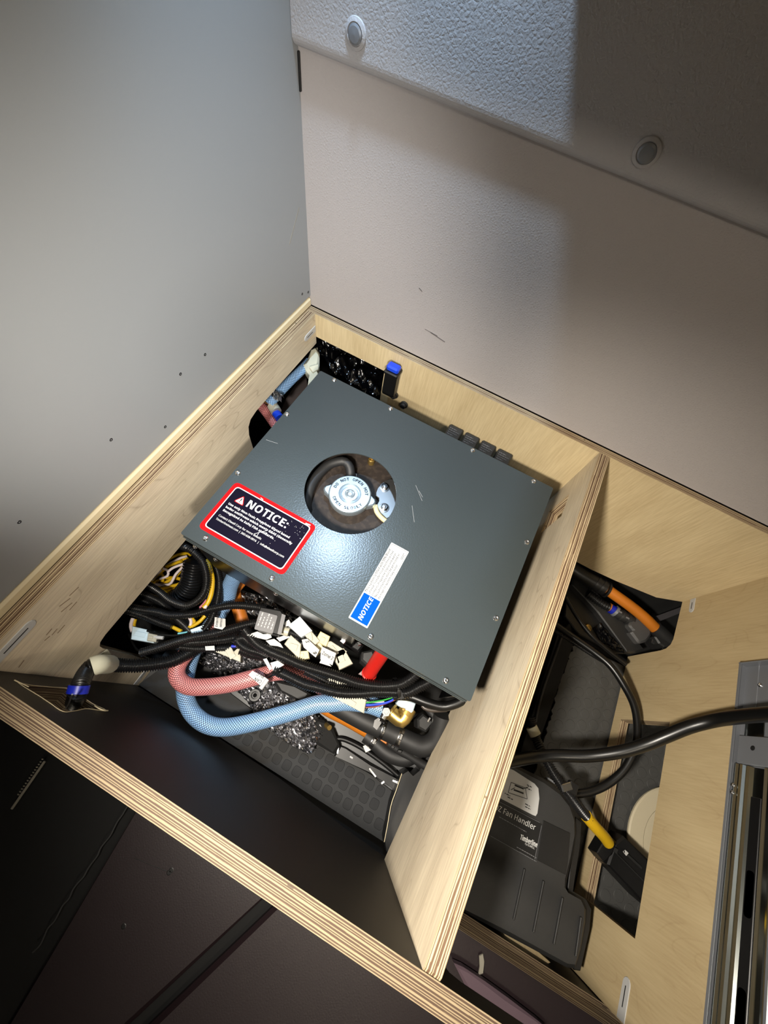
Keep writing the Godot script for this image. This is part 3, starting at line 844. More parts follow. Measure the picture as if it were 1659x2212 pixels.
func notice_sticker(lid: Node3D) -> void:
	var y := LID_Y
	var cx := 0.1418
	var cz := 0.3800
	var s := obj("notice_sticker", rounded_plate(cx, cz, 0.1446, 0.0884, 0.0085, y + 0.0003, 0.0003), M.red_print, lid)
	s.set_meta("label", "red and navy NOTICE sticker")
	obj("sticker_stripe", rounded_plate(cx, cz, 0.1326, 0.0768, 0.0060, y + 0.00038, 0.0001), M.white_ink, s)
	obj("sticker_field", rounded_plate(cx, cz, 0.1296, 0.0738, 0.0052, y + 0.00046, 0.0001), M.navy_print, s)
	var st := begin()
	var R := Vector3.RIGHT
	var U := Vector3.FORWARD
	var P := Vector3(cx - 0.0648, y + 0.00052, cz - 0.0369)
	letters(st, "NOTICE:", P + Vector3(0.0295, 0, 0.0200), R, U, 0.0125, 0.0700, 700)
	for l in [["Use only Non-Toxic Propylene Glycol based", 0.0302, 0.1065, 700], ["boiler antifreeze which meets GRAS (Generally", 0.0365, 0.1150, 700], ["Recognized As Safe) FDA standards.", 0.0428, 0.0885, 700]]:
		letters(st, l[0], P + Vector3(0.0062, 0, l[1]), R, U, 0.0034, l[2], l[3])
	for l in [["Contact Elwell Corp for more details", 0.0525, 0.0735], ["Timberlineheat.com | 360-608-0916  |  info@elwellcorp.com", 0.0588, 0.1165]]:
		letters(st, l[0], P + Vector3(0.0062, 0, l[1]), R, U, 0.0030, l[2], 400)
	obj("lettering", st.commit(), M.white_ink, s)
	var tr := []
	for v in rounded([Vector2(0.0095, 0.0215), Vector2(0.0265, 0.0215), Vector2(0.0180, 0.0065)], 0.003): tr.append(P + Vector3(v.x, 0.0000, v.y))
	obj("warning_triangle", slabm(tr, 0.0001), M.red_print, s)
	tr = []
	for v in rounded([Vector2(0.0112, 0.0206), Vector2(0.0248, 0.0206), Vector2(0.0180, 0.0086)], 0.002): tr.append(P + Vector3(v.x, 0.00008, v.y))
	obj("triangle_field", slabm(tr, 0.0001), M.white_ink, s)
	st = begin()
	letters(st, "!", P + Vector3(0.0171, 0.00016, 0.0193), R, U, 0.0074, 0.0018, 700)
	obj("exclamation_mark", st.commit(), M.ink, s)
	st = begin()
	for q in [[0.066, 0.050, 0.074, 0.041], [0.074, 0.041, 0.079, 0.036], [0.0735, 0.042, 0.081, 0.039], [0.071, 0.043, 0.072, 0.052]]:
		bar(st, P + Vector3(q[0], 0.0001, q[1]), P + Vector3(q[2], 0.0001, q[3]), 0.0005, 0.0001)
	for i in 26:
		var a := Vector3(rng.randf_range(0.098, 0.128), 0.0001, rng.randf_range(0.002, 0.022)) if i < 18 else Vector3(rng.randf_range(0.06, 0.128), 0.0001, rng.randf_range(0.004, 0.07))
		box(st, P + a, Vector3(rng.randf_range(0.0003, 0.0008), 0.0001, rng.randf_range(0.0003, 0.0008)))
	bar(st, P + Vector3(0.04, 0.0001, -0.0035), P + Vector3(0.045, 0.0001, -0.0025), 0.0012, 0.0001)
	bar(st, P + Vector3(0.120, 0.0001, -0.0025), P + Vector3(0.128, 0.0001, -0.0035), 0.0018, 0.0001)
	obj("scuff_marks", st.commit(), M.white_ink, s).set_meta("kind", "stuff")

func blend_sticker(lid: Node3D) -> void:
	var y := LID_Y
	var cx := 0.3372
	var s := obj("blend_sticker", rounded_plate(cx, 0.3648, 0.0296, 0.1276, 0.001, y + 0.0003, 0.0003), M.white_ink, lid)
	s.set_meta("label", "white and blue NOTICE sticker")
	obj("blue_field", rounded_plate(cx, 0.4070, 0.0262, 0.0386, 0.0003, y + 0.00038, 0.0001), M.blue_print, s)
	var R := Vector3.FORWARD
	var U := Vector3.LEFT
	var st := begin()
	letters(st, "NOTICE", Vector3(cx + 0.0033, y + 0.0004, 0.4235), R, U, 0.0066, 0.0335, 700, 0.2)
	obj("notice_lettering", st.commit(), M.white_ink, s)
	st = begin()
	var rows := [["This system is filled with 50% Blend", 0.0735], ["of Heat Transfer Fluid Antifreeze that", 0.0735], ["contains Propylene Glycol and water.", 0.0735], ["No substitutions shall be permitted or", 0.0740], ["damage to system may occur.", 0.0585]]
	for i in rows.size():
		letters(st, rows[i][0], Vector3(cx - 0.0128 + 0.0031 + i * 0.0050, y + 0.00034, 0.3855 ), R, U, 0.0033, rows[i][1], 700)
	for e in [[Vector3(cx - 0.0132, y + 0.00034, 0.388), Vector3(cx - 0.0132, y + 0.00034, 0.3028)], [Vector3(cx + 0.0132, y + 0.00034, 0.388), Vector3(cx + 0.0132, y + 0.00034, 0.3028)], [Vector3(cx - 0.0132, y + 0.00034, 0.3028), Vector3(cx + 0.0132, y + 0.00034, 0.3028)]]:
		bar(st, e[0], e[1], 0.0005, 0.0002)
	bar(st, Vector3(cx + 0.0092, y + 0.00034, 0.318), Vector3(cx + 0.0092, y + 0.00034, 0.3065), 0.0007, 0.0001)
	bar(st, Vector3(cx + 0.0110, y + 0.00034, 0.318), Vector3(cx + 0.0110, y + 0.00034, 0.309), 0.0007, 0.0001)
	obj("sticker_lettering", st.commit(), M.ink, s)

# ---------------------------------------------------------------- floor under the heater bay
func inside(poly: Array, p: Vector2) -> bool:
	return Geometry2D.is_point_in_polygon(p, PackedVector2Array(poly))

var stud_square: ArrayMesh
var stud_round: ArrayMesh

func crumple(path: Array, half: Array, na: int, nb: int, amp: float, sd: int, smooth := false) -> ArrayMesh:
	# crinkled foil: a faceted strip along a path; half = half widths along it
	var r := RandomNumberGenerator.new()
	r.seed = sd
	var rs := resample(path, 0.002)
	var g := []
	var wv := noise(1.0, 2, sd)
	for i in na + 1:
		var f := float(i) / na
		var k := f * (rs.size() - 1)
		var p: Vector3 = rs[int(k)].lerp(rs[mini(int(k) + 1, rs.size() - 1)], k - int(k))
		var t: Vector3 = (rs[mini(int(k) + 2, rs.size() - 1)] - rs[maxi(int(k) - 2, 0)])
		t.y = 0
		t = t.normalized()
		var sd2 := t.cross(Vector3.UP)
		var hk := f * (half.size() - 1)
		var h: float = lerpf(half[int(hk)], half[mini(int(hk) + 1, half.size() - 1)], hk - int(hk))
		var row := []
		for j in nb + 1:
			var w := (float(j) / nb * 2.0 - 1.0)
			var edge := 1.0 - w * w
			if smooth:
				row.append(p + sd2 * (w * h) + Vector3(0, wv.get_noise_2d(f * 5.0, w * 1.4) * amp * 2.5 + absf(wv.get_noise_2d(f * 11.0 + w * 3.0, 7.0)) * amp * 1.5, 0))
				continue
			row.append(p + sd2 * (w * h + r.randf_range(-0.5, 0.5) * h * 1.2 / nb) + t * r.randf_range(-0.003, 0.003) + Vector3(0, r.randf_range(-amp, amp) + edge * 0.012, 0))
		g.append(row)
	var st := begin()
	for i in na:
		for j in nb:
			var a: Vector3 = g[i][j]
			var b: Vector3 = g[i + 1][j]
			var c: Vector3 = g[i + 1][j + 1]
			var d: Vector3 = g[i][j + 1]
			var n1 := (b - a).cross(c - a).normalized()
			var n2 := (c - a).cross(d - a).normalized()
			if n1.y < 0: n1 = -n1
			if n2.y < 0: n2 = -n2
			if smooth:
				st.set_smooth_group(0)
				for v in [a, c, b, a, d, c]: st.add_vertex(v)
			else:
				tri(st, a, b, c, n1)
				tri(st, a, c, d, n2)
	if smooth: st.generate_normals()
	return st.commit()

func mat_sheet(called: String, poly: Array, y: float, m: Material, label: String) -> MeshInstance3D:
	return one(called, board(poly, [], Vector3(0, y, 0), Vector3.RIGHT, Vector3.BACK, Vector3.DOWN, 0.005, m, m), null, label, "floor mat")

func cargo_floor() -> void:
	var st := begin()
	var sq := []
	for v in rounded(rect(0.0172, 0.0180), 0.0062, 4): sq.append(Vector3(v.x, 0.0009, v.y))
	slab(st, sq, 0.0012, 0.0004)
	stud_square = st.commit()
	st = begin()
	var rd := []
	for k in 18: rd.append(Vector3(cos(TAU * k / 18) * 0.0103, 0.0007, sin(TAU * k / 18) * 0.0103))
	slab(st, rd, 0.0010, 0.0004)
	stud_round = st.commit()
	# studded mat at the front of the heater bay
	var y := -0.420
	var poly := [Vector2(-0.0006, 0.6809), Vector2(0.0150, 0.6395), Vector2(0.0714, 0.5880), Vector2(0.1696, 0.6102), Vector2(0.2407, 0.6154), Vector2(0.2917, 0.6127), Vector2(0.3429, 0.6059), Vector2(0.4193, 0.6011), Vector2(0.4937, 0.6003), Vector2(0.5474, 0.6059), Vector2(0.5495, 0.6256), Vector2(0.5580, 0.6568), Vector2(0.5645, 0.6801)]
	poly.append(Vector2(0.60, 0.682))
	poly.append(Vector2(-0.005, 0.682))
	var sheet := mat_sheet("rubber_mat", poly, y, M.rubber_mat, "black rubber floor mat with square studs in the heater bay")
	for i in range(-20, 10):
		for j in range(-8, 4):
			var p := Vector2(0.406 + i * 0.02275, 0.662 + j * 0.0232)
			if p.y > 0.672 or p.x < 0.20: continue
			var ok := true
			for q in [Vector2(-0.009, -0.009), Vector2(0.009, -0.009), Vector2(0.009, 0.009), Vector2(-0.009, 0.009)]:
				if not inside(poly, p + q): ok = false
			if not ok: continue
			var s := obj("stud", stud_square, M.stud, sheet)
			s.position = Vector3(p.x, y, p.y) - base_of(sheet)
	# painted floor plate behind the mat
	one("floor_plate", slabm([Vector3(-0.0057, -0.427, 0.6793), Vector3(0.0009, -0.427, 0.578), Vector3(0.1856, -0.427, 0.5402), Vector3(0.3314, -0.427, 0.5525), Vector3(0.3845, -0.427, 0.5389), Vector3(0.4375, -0.427, 0.5252), Vector3(0.6205, -0.427, 0.4279), Vector3(0.5758, -0.427, 0.5527), Vector3(0.5562, -0.427, 0.5907), Vector3(0.5495, -0.427, 0.6078), Vector3(0.4206, -0.427, 0.603), Vector3(0.2922, -0.427, 0.6146), Vector3(0.1692, -0.427, 0.6122), Vector3(0.0733, -0.427, 0.608)], 0.01, 0.001), M.grey_floor, "bare grey painted floor plate under the black coolant hoses", "floor plate")
	# dark flap standing beside the divider foot
	one("side_flap", slabm([Vector3(0.5354, -0.372, 0.5692), Vector3(0.5437, -0.372, 0.5582), Vector3(0.556, -0.372, 0.561), Vector3(0.5634, -0.372, 0.548), Vector3(0.5688, -0.372, 0.4898), Vector3(0.5916, -0.372, 0.4955), Vector3(0.5778, -0.372, 0.6844), Vector3(0.5685, -0.372, 0.6912), Vector3(0.5539, -0.372, 0.6725), Vector3(0.5485, -0.372, 0.6501), Vector3(0.5405, -0.372, 0.6204), Vector3(0.5383, -0.372, 0.5938)], 0.045, 0.001), M.black, "glossy black plastic flap with pale cut edge beside divider", "trim piece")
	one("cut_edge", tube([Vector3(0.5347, -0.3705, 0.5684), Vector3(0.5372, -0.3705, 0.5941), Vector3(0.5394, -0.3705, 0.6207), Vector3(0.5475, -0.3705, 0.6503), Vector3(0.5535, -0.3705, 0.6738)], 0.0007, 6), M.strip, "pale cut rim along the black plastic flap", "rim")
	# black strips lying along the mat's edge
	one("edge_strip", slabm([Vector3(0.4102, -0.408, 0.6055), Vector3(0.4121, -0.408, 0.5858), Vector3(0.4218, -0.408, 0.5843), Vector3(0.4794, -0.408, 0.5843), Vector3(0.5481, -0.408, 0.5815), Vector3(0.5515, -0.408, 0.6), Vector3(0.5445, -0.408, 0.6002), Vector3(0.4876, -0.408, 0.599)], 0.012, 0.002), M.black, "wide black adhesive strip with foil shreds along studded mat", "strip")
	one("edge_strip", tube([Vector3(0.3999, -0.41, 0.5779), Vector3(0.4146, -0.41, 0.572), Vector3(0.4499, -0.41, 0.5688), Vector3(0.504, -0.41, 0.5717), Vector3(0.5468, -0.41, 0.5782)], 0.0045, 10), M.black, "thin black strip curving over the bare grey floor plate", "strip")
	var bits := begin()
	for q in [[Vector3(0.4088, -0.4065, 0.5874), Vector3(0.4137, -0.4065, 0.5991)], [Vector3(0.4814, -0.4065, 0.5918), Vector3(0.4992, -0.4065, 0.598)], [Vector3(0.5142, -0.4065, 0.6029), Vector3(0.5172, -0.4065, 0.5972)], [Vector3(0.4377, -0.4065, 0.5918), Vector3(0.4441, -0.4065, 0.592)], [Vector3(0.531, -0.4065, 0.5884), Vector3(0.5384, -0.4065, 0.5871)]]:
		bar(bits, q[0], q[1], 0.003, 0.0006)
	one("foil_shreds", bits.commit(), M.foil, "small foil shreds stuck to the wide black strip", "foil").set_meta("kind", "stuff")
	var foam := []
	for p in [Vector3(0.3444, -0.396, 0.6025), Vector3(0.3395, -0.396, 0.5834), Vector3(0.3466, -0.396, 0.5659), Vector3(0.3599, -0.396, 0.5615), Vector3(0.3748, -0.396, 0.5684), Vector3(0.3841, -0.396, 0.5662), Vector3(0.3993, -0.396, 0.5772), Vector3(0.4106, -0.396, 0.5855), Vector3(0.4083, -0.396, 0.6025), Vector3(0.3757, -0.396, 0.6038)]: foam.append(p)
	one("foam_pad", slabm(foam, 0.022, 0.004), M.black_matt, "rough black foam pad at the end of the crinkled foil", "foam pad")
	# crinkled foil insulation
	one("foil_insulation", crumple([Vector3(0.07, -0.405, 0.5769), Vector3(0.1408, -0.4, 0.5652), Vector3(0.2059, -0.4012, 0.5617), Vector3(0.2603, -0.4025, 0.5762), Vector3(0.3133, -0.4038, 0.5903), Vector3(0.37, -0.405, 0.5951)], [0.014, 0.028, 0.040, 0.046, 0.040, 0.030], 96, 36, 0.0056, 5), M.foil, "crinkled silver foil insulation lying under the red and blue hoses", "foil")
	one("foil_insulation", crumple([Vector3(0.0817, -0.33, 0.4553), Vector3(0.1354, -0.3333, 0.4454), Vector3(0.2012, -0.3367, 0.4447), Vector3(0.2838, -0.34, 0.4546)], [0.016, 0.024, 0.024, 0.02], 40, 14, 0.005, 9), M.foil, "dark crinkled foil behind the relay below the heater front", "foil")
	one("foil_batten", slabm([Vector3(0.0859, -0.402, 0.6052), Vector3(0.0911, -0.402, 0.5903), Vector3(0.2209, -0.402, 0.583), Vector3(0.2746, -0.402, 0.5969), Vector3(0.2719, -0.402, 0.6086), Vector3(0.2188, -0.402, 0.5985)], 0.02, 0.003), M.black, "dark batten at the left edge of the crinkled foil", "batten")

# ---------------------------------------------------------------- the wiring loom in front of the heater
func tie(parent: Node3D, at: Vector3, axis: Vector3, r: float) -> void:
	# a cable tie: a thin band and its square head
	axis = axis.normalized()
	var t := obj("cable_tie", lathem([Vector2(r, -0.0025), Vector2(r + 0.0012, -0.0025), Vector2(r + 0.0012, 0.0025), Vector2(r, 0.0025)], at, axis, 20), M.black, parent)
	var up := (Vector3.UP - axis * axis.dot(Vector3.UP)).normalized()
	obj("tie_head", boxm(at + up * (r + 0.002), Vector3(0.006, 0.005, 0.007), 0.001, Basis(axis, up, axis.cross(up))), M.black, t)

func run_loom(pts: Array, r: float, label: String, group := "", pitch := 0.0036) -> MeshInstance3D:
	return one("conduit", loom(pts, r, pitch), M.loom, label, "conduit", group)

func flag(called: String, pts: Array, label: String, lines: Array, at: Vector3, right: Vector3, up: Vector3, h: float, category := "label tag") -> MeshInstance3D:
	var o := one(called, slabm(pts, 0.0005), M.paper, label, category)
	if lines.size() > 0:
		var st := begin()
		for i in lines.size(): letters(st, lines[i], at - up.normalized() * (h * 1.75 * i) + Vector3(0, 0.0002, 0), right, up, h)
		obj("lettering", st.commit(), M.ink, o)
	return o

func connector(called: String, pts: Array, th: float, m: Material, label: String, group := "") -> Node3D:
	# a plug housing: body, a raised latch along its middle and a row of dark openings at its end
	var c := Vector3.ZERO
	for p in pts: c += p / pts.size()
	var o := thing(called, label, "connector", c - Vector3(0, th, 0), group)
	var big := []
	for p in pts: big.append(c + (p - c) * 1.4)
	pts = big
	obj("body", slabm(pts, th, 0.0011), m, o)
	var a: Vector3 = (pts[0] + pts[3]) * 0.5
	var b: Vector3 = (pts[1] + pts[2]) * 0.5
	var w: float = (pts[3] - pts[0]).length()
	obj("latch", barm(a.lerp(b, 0.15) + Vector3(0, 0.0006, 0), a.lerp(b, 0.62) + Vector3(0, 0.0006, 0), w * 0.36, 0.0016, 0.0004), m, o)
	var st := begin()
	var side: Vector3 = (pts[2] - pts[1])
	for k in 3:
		var q: Vector3 = pts[1] + side * (0.22 + 0.28 * k) + Vector3(0, -th * 0.45, 0)
		var d: Vector3 = (b - a).normalized()
		bar(st, q, q + d * 0.0006, w * 0.16, th * 0.4)
	obj("sockets", st.commit(), M.ink, o)
	return o

func wiring() -> void:
	# the conduit that leaves through the torn hole
	var c1 := one("conduit", loom([Vector3(0.0377, -0.1731, 0.715), Vector3(0.0535, -0.1299, 0.69), Vector3(0.0583, -0.1064, 0.672), Vector3(0.032, -0.1439, 0.6589), Vector3(0.034, -0.1472, 0.6462), Vector3(0.026, -0.205, 0.645), Vector3(0.0528, -0.23, 0.6295), Vector3(0.0859, -0.248, 0.6013), Vector3(0.1037, -0.266, 0.5667), Vector3(0.1312, -0.268, 0.533), Vector3(0.1704, -0.268, 0.4981)], 0.0112), M.loom, "thick black conduit with blue tape entering the torn hole", "conduit")
	obj("blue_tape", tube([Vector3(0.0602, -0.1061, 0.676), Vector3(0.0559, -0.1049, 0.667)], 0.0125, 18), M.blue, c1)
	obj("beige_tape", tube([Vector3(0.033, -0.1452, 0.6498), Vector3(0.035, -0.1544, 0.6442), Vector3(0.0241, -0.203, 0.6455)], 0.0138, 14, 1, 1, 0.004), M.tape, c1)
	obj("tape_end", slabm([Vector3(0.03, -0.1371, 0.6437), Vector3(0.014, -0.1866, 0.628), Vector3(0.018, -0.1972, 0.6315), Vector3(0.0256, -0.195, 0.64), Vector3(0.034, -0.1484, 0.6418)], 0.001, 0.0, Vector3.LEFT), M.tape, c1)
	obj("conduit_slit", tube([Vector3(0.073, -0.0824, 0.69), Vector3(0.0726, -0.0788, 0.682), Vector3(0.0797, -0.0563, 0.668)], 0.0011, 6), M.steel_dull, c1)
	# runs on the left
	run_loom([Vector3(-0.028, -0.215, 0.4384), Vector3(0.0063, -0.19, 0.4371), Vector3(0.0211, -0.1967, 0.4376), Vector3(0.0392, -0.2033, 0.4432), Vector3(0.0579, -0.21, 0.4595), Vector3(0.0684, -0.2167, 0.4792), Vector3(0.0671, -0.2233, 0.4989), Vector3(0.0532, -0.23, 0.5163), Vector3(0.0228, -0.2367, 0.5225), Vector3(-0.0089, -0.2433, 0.5197), Vector3(-0.0385, -0.25, 0.519)], 0.0068, "black conduit looping round the fat corrugated tube below heater corner")
	run_loom([Vector3(0.0012, -0.26, 0.4428), Vector3(0.0072, -0.2725, 0.4625), Vector3(0.011, -0.285, 0.4794), Vector3(0.0074, -0.2975, 0.5007), Vector3(-0.0041, -0.31, 0.5205)], 0.0205, "fattest black corrugated tube beside the yellow wires", "", 0.0052)
	run_loom([Vector3(0.036, -0.25, 0.4273), Vector3(0.0546, -0.252, 0.4398), Vector3(0.0709, -0.254, 0.4575), Vector3(0.0854, -0.256, 0.4836), Vector3(0.0955, -0.258, 0.5129), Vector3(0.0959, -0.26, 0.5357)], 0.0080, "upright black conduit right of the yellow wire loop")
	run_loom([Vector3(-0.0583, -0.255, 0.5717), Vector3(-0.0215, -0.2533, 0.5606), Vector3(0.0096, -0.2517, 0.549), Vector3(0.0338, -0.25, 0.5422), Vector3(0.0675, -0.247, 0.5209), Vector3(0.0868, -0.244, 0.5012), Vector3(0.1164, -0.241, 0.4775), Vector3(0.1498, -0.238, 0.4611), Vector3(0.1862, -0.235, 0.4488)], 0.0072, "black conduit crossing above the orange hose toward the relay")
	run_loom([Vector3(-0.0651, -0.27, 0.5794), Vector3(-0.0406, -0.27, 0.5722), Vector3(-0.0149, -0.27, 0.5662), Vector3(0.0175, -0.27, 0.562), Vector3(0.041, -0.27, 0.5572)], 0.0068, "short dark conduit ending above the milky connector")
	run_loom([Vector3(-0.0663, -0.3, 0.5382), Vector3(-0.0181, -0.2925, 0.5331), Vector3(0.0238, -0.285, 0.5409), Vector3(0.054, -0.2775, 0.5447), Vector3(0.0781, -0.27, 0.5494)], 0.0075, "dark conduit dipping under the crossing runs at left")
	run_loom([Vector3(-0.0674, -0.3, 0.5491), Vector3(-0.0433, -0.3, 0.5455), Vector3(-0.0218, -0.3, 0.5454), Vector3(-0.0005, -0.3, 0.5513)], 0.0068, "lowest dark conduit near the left board's cut edge")
	run_loom([Vector3(0.0358, -0.245, 0.614), Vector3(0.0584, -0.2383, 0.5922), Vector3(0.0805, -0.2317, 0.5697), Vector3(0.1013, -0.225, 0.5514), Vector3(0.1243, -0.225, 0.5324), Vector3(0.1457, -0.225, 0.5107), Vector3(0.1739, -0.225, 0.484), Vector3(0.2078, -0.225, 0.4639)], 0.0072, "upper black conduit of the tied bundle left of the relay")
	run_loom([Vector3(0.0421, -0.262, 0.6031), Vector3(0.0653, -0.2563, 0.5814), Vector3(0.0917, -0.2507, 0.5631), Vector3(0.1168, -0.245, 0.5482), Vector3(0.1458, -0.245, 0.5267), Vector3(0.1734, -0.245, 0.5023)], 0.0074, "middle black conduit of the tied bundle left of the relay")
	run_loom([Vector3(0.0835, -0.25, 0.5765), Vector3(0.1041, -0.253, 0.5674), Vector3(0.1234, -0.256, 0.5562), Vector3(0.1495, -0.259, 0.5405), Vector3(0.1641, -0.262, 0.5283)], 0.0068, "lower black conduit of the tied bundle with a white wrap")
	run_loom([Vector3(0.1755, -0.245, 0.5315), Vector3(0.1971, -0.245, 0.5282), Vector3(0.2146, -0.245, 0.522), Vector3(0.2324, -0.245, 0.5175)], 0.0085, "stubby black conduit plugged into the long white connector")
	# big runs to the right
	var c9 := run_loom([Vector3(0.1703, -0.215, 0.5022), Vector3(0.1893, -0.2112, 0.5079), Vector3(0.2062, -0.2075, 0.5111), Vector3(0.2292, -0.2037, 0.5105), Vector3(0.2537, -0.2, 0.5074), Vector3(0.2838, -0.198, 0.504), Vector3(0.3234, -0.196, 0.4954), Vector3(0.3574, -0.194, 0.4882), Vector3(0.3799, -0.192, 0.4839), Vector3(0.4101, -0.19, 0.4723), Vector3(0.4367, -0.19, 0.4563), Vector3(0.4477, -0.1833, 0.4435), Vector3(0.4542, -0.1767, 0.4302), Vector3(0.4597, -0.17, 0.4133)], 0.0086, "long upper black conduit running under the heater's right end")
	tie(c9, Vector3(0.4396, -0.205, 0.4588), Vector3(0.4472, -0.205, 0.4515) - Vector3(0.4321, -0.205, 0.4645), 0.0155)
	obj("tie_tail", slabm([Vector3(0.4402, -0.188, 0.4638), Vector3(0.4454, -0.192, 0.4593), Vector3(0.4562, -0.196, 0.4674), Vector3(0.4533, -0.2, 0.472)], 0.001), M.black, c9)
	run_loom([Vector3(0.2494, -0.215, 0.5303), Vector3(0.2727, -0.2125, 0.5283), Vector3(0.3031, -0.21, 0.5255), Vector3(0.3259, -0.2075, 0.5195), Vector3(0.3581, -0.205, 0.5108), Vector3(0.3879, -0.206, 0.4962), Vector3(0.4157, -0.207, 0.4788), Vector3(0.4439, -0.208, 0.4644), Vector3(0.4582, -0.201, 0.4576), Vector3(0.4697, -0.194, 0.4421), Vector3(0.4823, -0.187, 0.4253), Vector3(0.4898, -0.18, 0.4089)], 0.0088, "long lower black conduit running under the heater's right end")
	run_loom([Vector3(0.2925, -0.235, 0.5076), Vector3(0.3187, -0.2325, 0.5051), Vector3(0.3381, -0.23, 0.5038), Vector3(0.3643, -0.2275, 0.4979), Vector3(0.3961, -0.225, 0.4832)], 0.0072, "black conduit tucked between the two long runs")
	run_loom([Vector3(0.2016, -0.225, 0.5093), Vector3(0.186, -0.2267, 0.5143), Vector3(0.1709, -0.2283, 0.5136), Vector3(0.1645, -0.23, 0.5222), Vector3(0.1835, -0.2317, 0.5253), Vector3(0.2079, -0.2333, 0.5203), Vector3(0.2255, -0.235, 0.5189)], 0.0078, "black conduit turning back below the folded paper tags")
	run_loom([Vector3(0.2348, -0.21, 0.4688), Vector3(0.249, -0.2117, 0.4667), Vector3(0.2619, -0.2133, 0.4653), Vector3(0.2731, -0.215, 0.464)], 0.0062, "very short black conduit between the white plugs")
	# smooth cables
	one("cable", tube([Vector3(0.4423, -0.225, 0.4696), Vector3(0.4684, -0.2208, 0.458), Vector3(0.4943, -0.2167, 0.4537), Vector3(0.5197, -0.2125, 0.4472), Vector3(0.5331, -0.2083, 0.4376), Vector3(0.5457, -0.2042, 0.4222), Vector3(0.5525, -0.2, 0.4011)], 0.0075, 14), M.cable, "smooth black cable under the heater's front right corner", "cable")
	one("cable", tube([Vector3(0.2226, -0.3, 0.5585), Vector3(0.2553, -0.21, 0.5299), Vector3(0.2581, -0.205, 0.5264)], 0.004, 10), M.cable, "thin black cable carrying the CAN tag", "cable")
	# yellow and white wires
	var wires := [[Vector3(-0.0741, -0.31, 0.5078), Vector3(-0.0702, -0.305, 0.4798), Vector3(-0.0616, -0.3, 0.4542), Vector3(-0.0459, -0.295, 0.4367), Vector3(-0.0293, -0.29, 0.4312)], [Vector3(-0.0648, -0.305, 0.5105), Vector3(-0.0563, -0.2967, 0.4824), Vector3(-0.044, -0.2883, 0.4585), Vector3(-0.0242, -0.28, 0.4423)], [Vector3(-0.0656, -0.3, 0.4953), Vector3(-0.0507, -0.2875, 0.4737), Vector3(-0.0283, -0.275, 0.4522)], [Vector3(-0.0631, -0.315, 0.5128), Vector3(-0.0538, -0.3113, 0.4956), Vector3(-0.0367, -0.3075, 0.4847), Vector3(-0.0175, -0.3037, 0.4791), Vector3(-0.0022, -0.3, 0.4823)],
		[Vector3(-0.0492, -0.31, 0.5106), Vector3(-0.0372, -0.3033, 0.495), Vector3(-0.0275, -0.2967, 0.4743), Vector3(-0.0272, -0.29, 0.4568)], [Vector3(-0.041, -0.31, 0.5123), Vector3(-0.0253, -0.3067, 0.4978), Vector3(-0.0139, -0.3033, 0.4858), Vector3(-0.0107, -0.3, 0.4721)], [Vector3(-0.0642, -0.3, 0.5032), Vector3(-0.0559, -0.3, 0.4897), Vector3(-0.048, -0.3, 0.4938), Vector3(-0.0433, -0.3, 0.5018)], [Vector3(-0.0344, -0.31, 0.5148), Vector3(-0.0181, -0.305, 0.5027), Vector3(-0.0067, -0.3, 0.4849)]]
	for i in wires.size():
		one("yellow_wire", tube(wires[i], 0.0034, 8), M.yellow, ["uppermost yellow wire of the bundle beside the fat corrugated tube", "yellow wire second from the top of the bundle behind the left board", "yellow wire third from the top of the bundle behind the left board", "yellow wire arching through the middle of the bundle and turning down", "yellow wire rising steeply to the right within the bundle", "second lowest yellow wire of the bundle behind the left board", "short hooked yellow wire at the left of the bundle", "lowest yellow wire of the bundle behind the left board"][i], "wire", "yellow wires behind the left board")
	var whites := [[Vector3(-0.0626, -0.3, 0.5076), Vector3(-0.0557, -0.2907, 0.4799), Vector3(-0.0398, -0.2813, 0.4521), Vector3(-0.0256, -0.272, 0.4408)], [Vector3(-0.0511, -0.3, 0.5106), Vector3(-0.0246, -0.2907, 0.4982), Vector3(-0.0232, -0.2813, 0.4771), Vector3(-0.0164, -0.272, 0.4572)], [Vector3(-0.0469, -0.29, 0.4986), Vector3(-0.0365, -0.2867, 0.4873), Vector3(-0.0422, -0.2833, 0.4789), Vector3(-0.0503, -0.28, 0.4806)], [Vector3(-0.0356, -0.275, 0.4823), Vector3(-0.0305, -0.2715, 0.4699), Vector3(-0.016, -0.268, 0.4531)]]
	for i in whites.size():
		one("white_wire", tube(whites[i], 0.0026, 8), M.white_wire, ["long whitish wire running along the top of the yellow bundle", "whitish wire bending upward through the yellow bundle's middle", "short hooked whitish wire inside the yellow bundle", "short nearly straight whitish wire near the fat corrugated tube"][i], "wire", "whitish wires behind the left board")
	var yl := one("yellow_wire", tube([Vector3(0.0311, -0.225, 0.4346), Vector3(0.042, -0.228, 0.4394), Vector3(0.061, -0.231, 0.4556), Vector3(0.0744, -0.234, 0.4764), Vector3(0.0793, -0.237, 0.494), Vector3(0.0772, -0.24, 0.5039)], 0.0042, 8, 1, 1, 0.004), M.yellow, "flat yellow printed wire curving down right of the looped conduit", "wire")
	var pt := begin()
	fine_print(pt, Vector3(0.0434, -0.2195, 0.4376), Vector3(0.0611, -0.2195, 0.4524) - Vector3(0.0434, -0.2195, 0.4376), Vector3(0.0476, -0.2195, 0.4352) - Vector3(0.0434, -0.2195, 0.4376), 0.0026, 0.020)
	obj("wire_print", pt.commit(), M.ink, yl)
	one("white_wire", tube([Vector3(0.0737, -0.235, 0.4785), Vector3(0.0781, -0.2365, 0.491), Vector3(0.0804, -0.238, 0.5045)], 0.0032, 8), M.white_wire, "short white wire beside the curved yellow wire", "wire")
